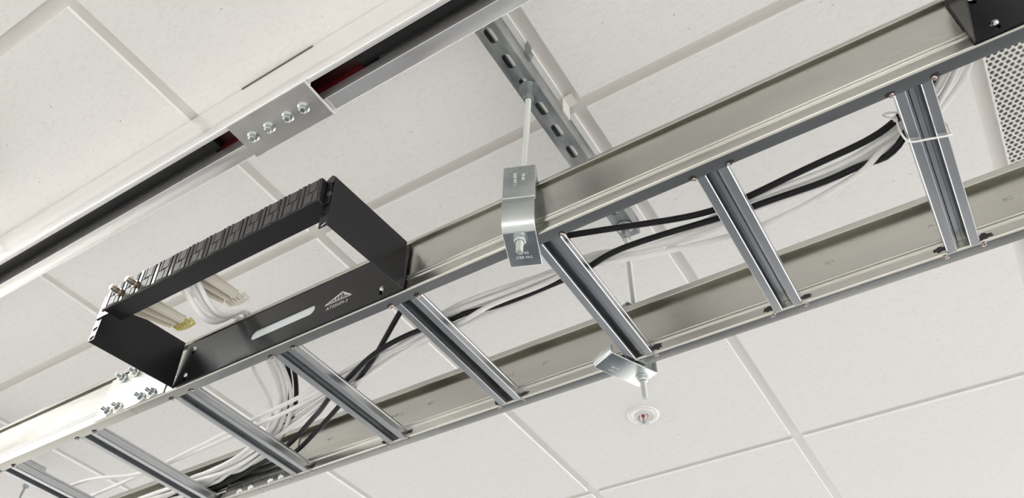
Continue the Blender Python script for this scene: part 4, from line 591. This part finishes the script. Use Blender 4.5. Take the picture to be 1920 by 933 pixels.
def tray_section(label, xa, xb, rungs, seedbase):
    t = thing('cable_tray', label, 'cable tray', ((xa+xb)/2, 0.8, ZB))
    for k, yw in enumerate((YN, YF)):
        r = MB().prism(rail_profile(*((0.0055, 0.8932) if k == 0 else (0.0115, 0.8975))), lambda p, q, a: (a, yw+p, q), xa, xb).build('side_rail', M_rail, t, smooth=True)
        r.data.set_sharp_from_angle(angle=math.radians(32))
        if k == 1:
            # stencilled mill marks on the inner face, too worn to read fully
            x = xa + 0.09
            while x < xb - 0.12:
                for dx, s_ in ((0.0, 'M-191301-J'), (0.085, 'BCI')):
                    me = text_mesh(s_, 0.0085, 0.00005)
                    Mx = basis((x+dx, yw-0.0001, 0.848), (1,0,0), (0,0,1), (0,-1,0))
                    MB().mesh(me, Mx).build('stencil_mark', M_inkgrey, r)
                x += 0.245
    for j, cx in enumerate(rungs):
        g = rung_mb(cx, YN+0.0212, YF-0.0004).build('rung', M_rung, t, smooth=True)
        g.data.set_sharp_from_angle(angle=math.radians(28))
        rnd = random.Random(seedbase+j)
        for sg in (-1, 1):
            wx = cx + sg*0.0225
            for yy in (YN+0.0190, YF+0.0035):
                wb = MB().tube([(wx + sg*0.001*q + rnd.uniform(-.001,.001), yy + rnd.uniform(-.0018,.0018), ZB-0.0003) for q in range(4)], 0.0026+rnd.uniform(-.0004,.0006), 8, 5)
                wb.build('weld', M_weld, g, smooth=True)
            rx, rz = 0.0065+rnd.uniform(-.002,.005), 0.0042+rnd.uniform(0,.0025)
            P = scorch(seedbase*7+j*5+sg, cx+sg*0.028, YF-0.00025, ZB+0.0075+rnd.uniform(0,.005), rx, rz)
            m_ = MB(); m_.v += [V(p) for p in P]; m_.f.append(tuple(range(len(P))))
            m_.build('scorch_mark', M_stain, g)
            P = [(cx+sg*0.0245+math.cos(2*math.pi*i/16)*0.006*rnd.uniform(.7,1.2), YN+0.0160+math.sin(2*math.pi*i/16)*0.0035*rnd.uniform(.7,1.1), ZB-0.0002) for i in range(16)]
            m_ = MB(); m_.v += [V(p) for p in P]; m_.f.append(tuple(range(16)))
            m_.build('scorch_mark', M_stain, g)
    return t
SEAM = -1.2180
tray_section('galvanised steel ladder cable tray section crossing the picture, right of the splice', SEAM, 1.20, RUNGS_R, 11)
tray_section('galvanised steel ladder cable tray section at the lower left, beyond the splice', -2.70, SEAM-0.0012, RUNGS_L, 31)

# splice plates bolted over the joint
def splice(name, label, y, sgn, bolts, kind):
    t = thing(name, label, 'splice plate', (SEAM, y, 0.84))
    b = MB()
    if sgn < 0: b.box(-1.3130, -1.1290, y-0.0022, y-0.0001, ZB+0.0015, 0.8980)
    else: b.box(-1.3130, -1.1290, y-0.0022, y-0.0003, ZB+0.0015, 0.8790)
    b.build('plate', M_rail, t, bevel=0.0005, seg=1)
    for (bx, bz) in bolts:
        if kind == 'nut':
            w = MB()
            c = V((bx, y-0.0022, bz))
            w.lathe(c, (0,-1,0), [(0.0045,0),(0.0098,0),(0.0098,0.0014),(0.0075,0.0030),(0.0045,0.0030)], 20)
            hex_nut(w, c+V((0,-0.003,0)), (0,-1,0), 0.0078, 0.0062)
            w.cyl(c+V((0,-0.002,0)), c+V((0,-0.0165,0)), 0.0038, 0.0034, 12)
            w.build('nut_and_bolt_end', M_plated, t, smooth=True)
        else:
            c = V((bx, y-0.0022, bz))
            MB().lathe(c, (0,-1,0), [(0.0,0.0044),(0.0030,0.0041),(0.0060,0.0028),(0.0078,0.0008),(0.0080,0.0)], 22).build('bolt_head', M_plated, t, smooth=True)
    return t
LOWB = [(-1.2785,0.8020),(-1.2505,0.8020),(-1.1890,0.8015),(-1.1610,0.8015)]
splice('splice_plate', 'bright steel splice plate with nuts facing out on the near rail by the black bracket', YN, -1, LOWB + [(-1.2790,0.8750),(-1.2437,0.8750),(-1.1890,0.8750),(-1.1610,0.8750)], 'nut')
splice('splice_plate', 'dull steel splice plate with four round bolt heads inside the far rail', YF, 1, [(-1.2700,0.7985),(-1.2390,0.7985),(-1.1845,0.7985),(-1.1560,0.7985)], 'head')

# ------------------------------------------------------------------ hanger clamps gripping the rails
def hanger_clamp(label, rodp, rot, mirror, ucut, front=0.0, zt=0.9160):
    """u across the clamp, v inward over the rail; the rod passes at v = 0.020"""
    t = thing('hanger_clamp', label, 'hanger clamp', (rodp[0], rodp[1], 0.80))
    s = -1 if mirror else 1
    ca, sa = math.cos(rot), math.sin(rot)
    ex = V((ca, sa, 0)); ey = V((-sa, ca, 0))*s
    org = V((rodp[0], rodp[1], 0)) - ey*(0.0140 if mirror else 0.0215)
    Mx = basis(org, ex, ey, (0,0,1))
    wu = 0.0235; th = 0.0030
    # upper clip: front plate, top plate over the rail, two folded side flanges
    zl = 0.8440
    up = MB()
    pr = [(0.0,zl),(0.0,zt-0.004),(0.0012,zt-0.0012),(0.004,zt),(0.052,zt),(0.052,zt-th),(0.0048,zt-th),(th,zt-0.005),(th,zl)]
    up.prism(pr, lambda p, q, a: (a, p, q), -wu, wu, Mx)
    for sg in (-1, 1):
        a0, a1 = (wu-th, wu) if sg > 0 else (-wu, -wu+th)
        up.prism([(0.0012,zl+0.004),(0.0012,zt-0.003),(0.004,zt-0.001),(0.014,zt-0.001),(0.014,0.9055),(0.0125,0.880),(0.0105,zl+0.004)], lambda p, q, a: (a, p, q), a0, a1, Mx)
    o = up.build('upper_clip', M_plated, t, bevel=0.0012, seg=3)
    if not mirror:
        for k, (txt, uu, zz_) in enumerate((('ER-62', 0.006, 0.888), ('SIZE WT 1', -0.006, 0.884))):
            me = text_mesh(txt, 0.0062, 0.00012)
            # stamped letters read downwards
            Mt = Mx @ basis((uu, -0.0001, zz_), (0,0,-1), (1,0,0), (0,-1,0))
            MB().mesh(me, Mt).build('stamping', M_print, o)
    # lower bracket: big rolled bend under the clip, then a plate under the rail
    lo = MB()
    zp = 0.7835
    if mirror:
        pr = [(0.0005,0.8600),(0.0005,zp+0.006),(0.0015,zp+0.0018),(0.0050,zp),(0.0900,zp),(0.0945,zp+0.0015),(0.0965,zp+0.0060),(0.0965,zp+0.0190),
              (0.0935,zp+0.0190),(0.0935,zp+0.0068),(0.0920,zp+0.0042),(0.0890,zp+th),(0.0060,zp+th),(0.0040,zp+0.0045),(0.0035,zp+0.0075),(0.0035,0.8600)]
    else:
        pr = [(0.0040,0.8520),(0.0010,0.8455)]
        for i in range(9):
            a = math.pi*0.5*i/8
            pr.append((0.0125 - 0.0150*math.cos(a*1.0) , 0.8120 - 0.0285*math.sin(a) if i else 0.8300))
        pr += [(0.0760,zp),(0.0760,zp+th),(0.0135,zp+th)]
        for i in range(8, -1, -1):
            a = math.pi*0.5*i/8
            pr.append((0.0135 - 0.0130*math.cos(a), 0.8130 - 0.0265*math.sin(a) if i else 0.8300))
        pr += [(0.0040,0.8450),(0.0065,0.8500)]
    lo.prism(pr, lambda p, q, a: (a, p, q), -wu+0.0005, wu-0.0005, Mx)
    o = lo.build('lower_bracket', M_plated, t, smooth=False, bevel=0.0010, seg=3)
    for txt, uu, vv in ((('SIZE WT', -0.013, 0.062), ('ER-62', -0.004, 0.066)) if mirror else (('ER-62', 0.0, 0.050), ('SIZE WT', 0.0, 0.058))):
        me = text_mesh(txt, 0.0062, 0.00008)
        if mirror: Mt = Mx @ basis((uu, vv, zp-0.0001), (0,-1,0), (-1,0,0), (0,0,-1))
        else: Mt = Mx @ basis((uu, vv, zp-0.0001), (1,0,0), (0,1,0), (0,0,1))
        MB().mesh(me, Mt).build('stamping', M_print, o)
    return t
hanger_clamp('shiny zinc hanger clamp around the near tray rail with a nut below', (-0.4026, 0.6301), math.radians(22), False, 0)
hanger_clamp('shiny zinc hanger clamp twisted under the far tray rail, above the sprinkler', (-0.3946, 0.9987), math.radians(-25), True, 0)
hanger_clamp('zinc hanger clamp on the far rail at the left end, outside the picture', (-2.262, 0.998), 0.0, True, 0)
hanger_clamp('zinc hanger clamp on the near rail at the left end, outside the picture', (-2.262, 0.630), 0.0, False, 0)

# ------------------------------------------------------------------ black wall-mount bracket on the near rail
BX0, BX1 = -1.1030, -0.6070
BY = 0.6366; BZ = 0.7890; BH = 0.0930; BD = 0.1650
TILT = 0.085
def tiltM():
    c = V((0, BY, BZ)); return Matrix.Translation(c) @ Matrix.Rotation(TILT, 4, 'X') @ Matrix.Translation(-c)
TM = tiltM()
def tm(M): return TM @ M
def rack_bracket(label):
    t = thing('rack_bracket', label, 'bracket', ((BX0+BX1)/2, BY, BZ))
    outer = [(BX0, BZ), (BX1, BZ), (BX1, BZ+BH), (BX0, BZ+BH)]
    holes = [slot(-0.8610, 0.8320, 0.1420, 0.0205)]
    for hx, hz in ((-0.6498,0.8070),(-0.6540,0.8640),(-1.0796,0.8635),(-1.0765,0.8047)):
        holes.append(slot(hx-0.0008, hz-0.002, 0.0165, 0.0072, math.radians(100)))
    me = plate_mesh(outer, holes, 0.0018)
    # plate XY -> world XZ
    b = MB().mesh(me, basis((0, BY-0.0009, 0), (1,0,0), (0,0,1), (0,-1,0)))
    b.build('back_plate', M_black, t)
    th = 0.0018
    for k, xx in enumerate((BX0, BX1)):
        s = 1 if k == 0 else -1
        a = MB().box(min(xx, xx+s*th), max(xx, xx+s*th), BY-BD, BY-0.0019, BZ+0.0005, BZ+BH, TM)
        o = a.build('arm', M_black, t, bevel=0.0006, seg=2)
        eh = []
        for q in (0.8870-0.004, 0.8640, 0.8480, 0.8310, 0.8110, 0.7935):
            if q in (0.8640,): continue
            eh.append(slot(xx+s*0.0082, q, 0.0105, 0.0058, math.radians(20)))
        me = plate_mesh([(xx+s*0.0, BZ), (xx+s*0.0155, BZ), (xx+s*0.0155, BZ+BH), (xx, BZ+BH)], eh, 0.0018)
        MB().mesh(me, TM @ basis((0, BY-BD-0.0008, 0), (1,0,0), (0,0,1), (0,-1,0))).build('ear', M_black, o)
    for hx, hz in ((-0.6498,0.8070),(-0.6540,0.8640),(-1.0796,0.8635),(-1.0765,0.8047)):
        if hz > 0.86 and hx > -0.8: pass
        c = V((hx+0.0006, BY-0.0019, hz+0.0018))
        MB().lathe(c, (0,-1,0), [(0.0,0.0030),(0.0022,0.0029),(0.0036,0.0018),(0.0042,0.0)], 16).build('screw', M_plated, t, smooth=True)
    MB().box(-0.945, -0.777, BY+0.0003, BY+0.0018, 0.8200, 0.8455).build('slot_reflection_strip', mat('painted_reflection', (0.62,0.66,0.67), 0.55, 0.15), t)  # added pale strip; its colour stands in for the rail's bright reflection
    # printed mark: triangle with a colonnade, and the part number under it
    lg = MB()
    lx, lz, lw, lh = -0.7405, 0.8262, 0.054, 0.0155
    yk = BY-0.0021
    def strip(p, q, w):
        p, q = V((p[0],0,p[1])), V((q[0],0,q[1])); d = (q-p).normalized(); n = V((-d.z,0,d.x))*w/2
        base = V((0, yk, 0)); lg.add([base+p-n, base+q-n, base+q+n, base+p+n], [(0,1,2,3)])
    L_ = (lx-lw/2, lz); R_ = (lx+lw/2, lz); T_ = (lx+0.006, lz+lh)
    strip(L_, T_, 0.0020); strip(T_, R_, 0.0020); strip((L_[0], lz), (R_[0], lz), 0.0013); strip((L_[0]+0.004, lz+0.0026), (R_[0]-0.004, lz+0.0026), 0.0009)
    strip((lx-0.014, lz+0.0052), (lx+0.006, lz+0.0125), 0.0011); strip((lx+0.010, lz+0.0098), (lx+0.018, lz+0.0052), 0.0012); strip((lx+0.010, lz+0.0060), (lx+0.020, lz+0.0060), 0.0009)
    for u in (-0.006, 0.0, 0.006): strip((lx+u, lz+0.003), (lx+u, lz+0.0115), 0.0014)
    lg.build('printed_emblem', M_print, t)
    me = text_mesh('AT55HM-3', 0.0092, 0.00003, 0.0, 1.05)
    MB().mesh(me, basis((-0.7405, yk, 0.8170), (1,0,0), (0,0,1), (0,-1,0))).build('printed_part_number', M_print, t)
    return t
br = rack_bracket('black steel rack bracket holding the patch panel, fixed to the near tray rail')
br2 = copy_thing(br, (0.1747-BX0, 0, 0.0008), 'black steel bracket cut off by the top right corner, fixed to the near tray rail')

# ------------------------------------------------------------------ patch panel
t = thing('patch_panel', 'long black patch panel held out on the black bracket arms', 'patch panel', (-0.84, 0.455, 0.85))
PX0, PX1 = -1.0680, -0.6180; PYF = 0.4560; PZ0, PZ1 = 0.8290, 0.8740
sh = MB()
sh.box(PX0, PX1, PYF+0.0012, 0.4910, PZ0, PZ0+0.0016, TM)         # lower fold
sh.box(PX0, PX1, PYF+0.0012, 0.4800, PZ1-0.0016, PZ1, TM)         # upper fold
sh.box(PX0, PX1, PYF+0.0016, PYF+0.0030, PZ0+0.0016, PZ1-0.0016, TM)
sh.box(PX0, PX0+0.0016, PYF+0.003, 0.4780, PZ0+0.0016, PZ1-0.0016, TM).box(PX1-0.0016, PX1, PYF+0.003, 0.4780, PZ0+0.0016, PZ1-0.0016, TM)
sh.build('shell', M_black, t, bevel=0.0005, seg=1)
for (xa, xb) in ((BX0+0.0022, PX0-0.0006), (PX1+0.0006, BX1-0.0022)):
    e = MB().box(xa, xb, BY-BD-0.0038, BY-BD-0.0019, PZ0+0.001, PZ1+0.004, TM)
    o = e.build('mounting_ear', M_black, t, bevel=0.0005, seg=1)
    for zz_ in (0.8480, 0.8800):
        xm = (xa+xb)/2 + (0.003 if xa > -0.8 else -0.003)
        zq = min(zz_, PZ1)
        s = MB().lathe((xm, BY-BD-0.0038, zq-0.002), (0,-1,0), [(0.0,0.0026),(0.0022,0.0026),(0.0042,0.0016),(0.0050,0.0)], 16, TM)
        s.build('panel_screw', M_plastic, o, smooth=True)
NM = 12; MW = (PX1-PX0)/NM
M_gloss = mat('glossy_divider', (0.020,0.020,0.021), 0.20, 0, 0.6)
for k in range(NM):
    x0 = PX0 + k*MW
    m = MB()
    m.box(x0+0.0002, x0+MW-0.0002, PYF+0.0006, PYF+0.0015, PZ0+0.0006, PZ1-0.0006, TM)
    # two raised port covers, each with an L-shaped groove left beside it
    y0, y1 = PYF-0.0008, PYF+0.0006
    m.box(x0+0.0110, x0+0.0250, y0, y1, PZ0+0.0035, PZ0+0.0200, TM)
    m.box(x0+0.0170, x0+0.0310, y0, y1, PZ0+0.0235, PZ1-0.0035, TM)
    m.box(x0+0.0265, x0+0.0350, y0, y1, PZ0+0.0015, PZ0+0.0220, TM)
    m.box(x0+0.0325, x0+0.0350, y0, y1, PZ0+0.0220, PZ1-0.0012, TM)
    m.box(x0+0.0110, x0+0.0155, y0, y1, PZ0+0.0215, PZ1-0.0012, TM)
    m.box(x0+0.0110, x0+0.0265, y0, y1, PZ0+0.0008, PZ0+0.0022, TM)
    o = m.build('port_module', M_plate_pl, t, bevel=0.0003, seg=1)
    MB().box(x0+0.0018, x0+0.0072, y0+0.0002, y1, PZ0+0.0010, PZ1-0.0010, TM).build('divider', M_gloss, o)
for cx in (-1.0330, -0.9960):
    c = V((cx, PYF-0.0008, 0.8480))
    c2 = V((cx, PYF-0.0180, 0.8480))
    j = MB().cyl(c, c+V((0,-0.003,0)), 0.0066, None, 6, TM).cyl(c+V((0,-0.003,0)), c2, 0.0046, None, 16, TM)
    j.cyl(c2+V((0,0.0005,0)), c2+V((0,-0.0012,0)), 0.0040, 0.0030, 16, TM)
    j.build('coax_jack', M_nickel, t, smooth=True)

# ivory cable supports reaching back from the panel
def support(label, xa, xb, xc, xd, yend, tip):
    t = thing('cable_support', label, 'cable support', ((xa+xb)/2, 0.50, 0.84))
    ya, yb = 0.4815, yend; z0, z1 = 0.838, 0.850
    m = MB()
    m.add([(xa,ya,z1-0.0012),(xb,ya,z1-0.0012),(xd,yb,z1-0.0012),(xc,yb,z1-0.0012),(xa,ya,z1),(xb,ya,z1),(xd,yb,z1),(xc,yb,z1)],
          [(0,1,2,3),(4,7,6,5),(0,4,5,1),(1,5,6,2),(2,6,7,3),(3,7,4,0)])
    for f in (0.0, 0.36, 0.72):
        p, q = xa+(xb-xa)*f, xc+(xd-xc)*f
        w = 0.0022 if f < 0.7 else 0.0115
        w2 = 0.0018 if f < 0.7 else 0.0085
        m.add([(p,ya,z0),(p+w,ya,z0),(q+w2,yb,z0),(q,yb,z0),(p,ya,z1-0.0012),(p+w,ya,z1-0.0012),(q+w2,yb,z1-0.0012),(q,yb,z1-0.0012)],
              [(0,1,2,3),(4,7,6,5),(0,4,5,1),(1,5,6,2),(2,6,7,3),(3,7,4,0)])
    m.build('body', M_white_pl, t, bevel=0.0004, seg=1)
    c = MB()
    for i in range(5):
        u = xc + 0.004 + (xd-xc-0.006)*i/4
        c.box(u, u+0.0022, yb+0.0002, yb+0.0110, z0+0.001, z1-0.003)
    pts = [(xc+0.004+(xd-xc)*s_, yb+0.0115+0.004*math.sin(s_*2.6), z0+0.004) for s_ in (0,0.3,0.6,0.9,1.1)] + [(xd+0.004, yb+0.004, z0+0.010)]
    c.tube(pts, 0.0022, 8, 5)
    c.build('comb_tip', tip, t)
support('ivory plastic cable support with a yellowed tip behind the left end of the panel', -1.075, -1.018, -1.040, -1.006, 0.556, M_yellow)
support('ivory plastic cable support with a clean comb tip behind the middle of the panel', -0.943, -0.888, -0.918, -0.884, 0.556, M_white_pl)

# ------------------------------------------------------------------ cables
def cable(label, r, m, pts, group, printed=False):
    o = MB().tube(pts, r, 10, 2).build('cable', m, None, smooth=True)
    off = V(pts[len(pts)//2]) + V((0,0,E))
    o.data.transform(Matrix.Translation(-off)); o.location = off
    return tag(o, label, 'cable', group)
for c in CABLES:
    cable(c[0], c[1], M_cable_b if c[2] == 'b' else M_cable_w, c[3], 'cables lying in the tray')

# zip tie holding the bundle to the rung
t = thing('cable_tie', 'clear white cable tie looped round the rightmost rung and the cables', 'cable tie', (0.10, 0.74, 0.80))
zt_ = MB()
zt_.tube([(0.0800,0.7120,0.8080),(0.0785,0.7200,0.7960),(0.0835,0.7340,0.7880),(0.1045,0.7415,0.7875),(0.1265,0.7490,0.7885),(0.1290,0.7510,0.7960),(0.1285,0.7500,0.8150),(0.1100,0.7440,0.8360),(0.0860,0.7300,0.8420),(0.0720,0.7180,0.8340),(0.0700,0.7080,0.8180),(0.0800,0.7120,0.8080)], 0.0013, 8, 6)
zt_.build('strap', mat('clear_nylon', (0.78,0.78,0.74), 0.35, 0, 0.5), t, smooth=True)
MB().box(0.0765,0.0815,0.7075,0.7125,0.8060,0.8120).build('lock_head', M_white_pl, t, bevel=0.0006)
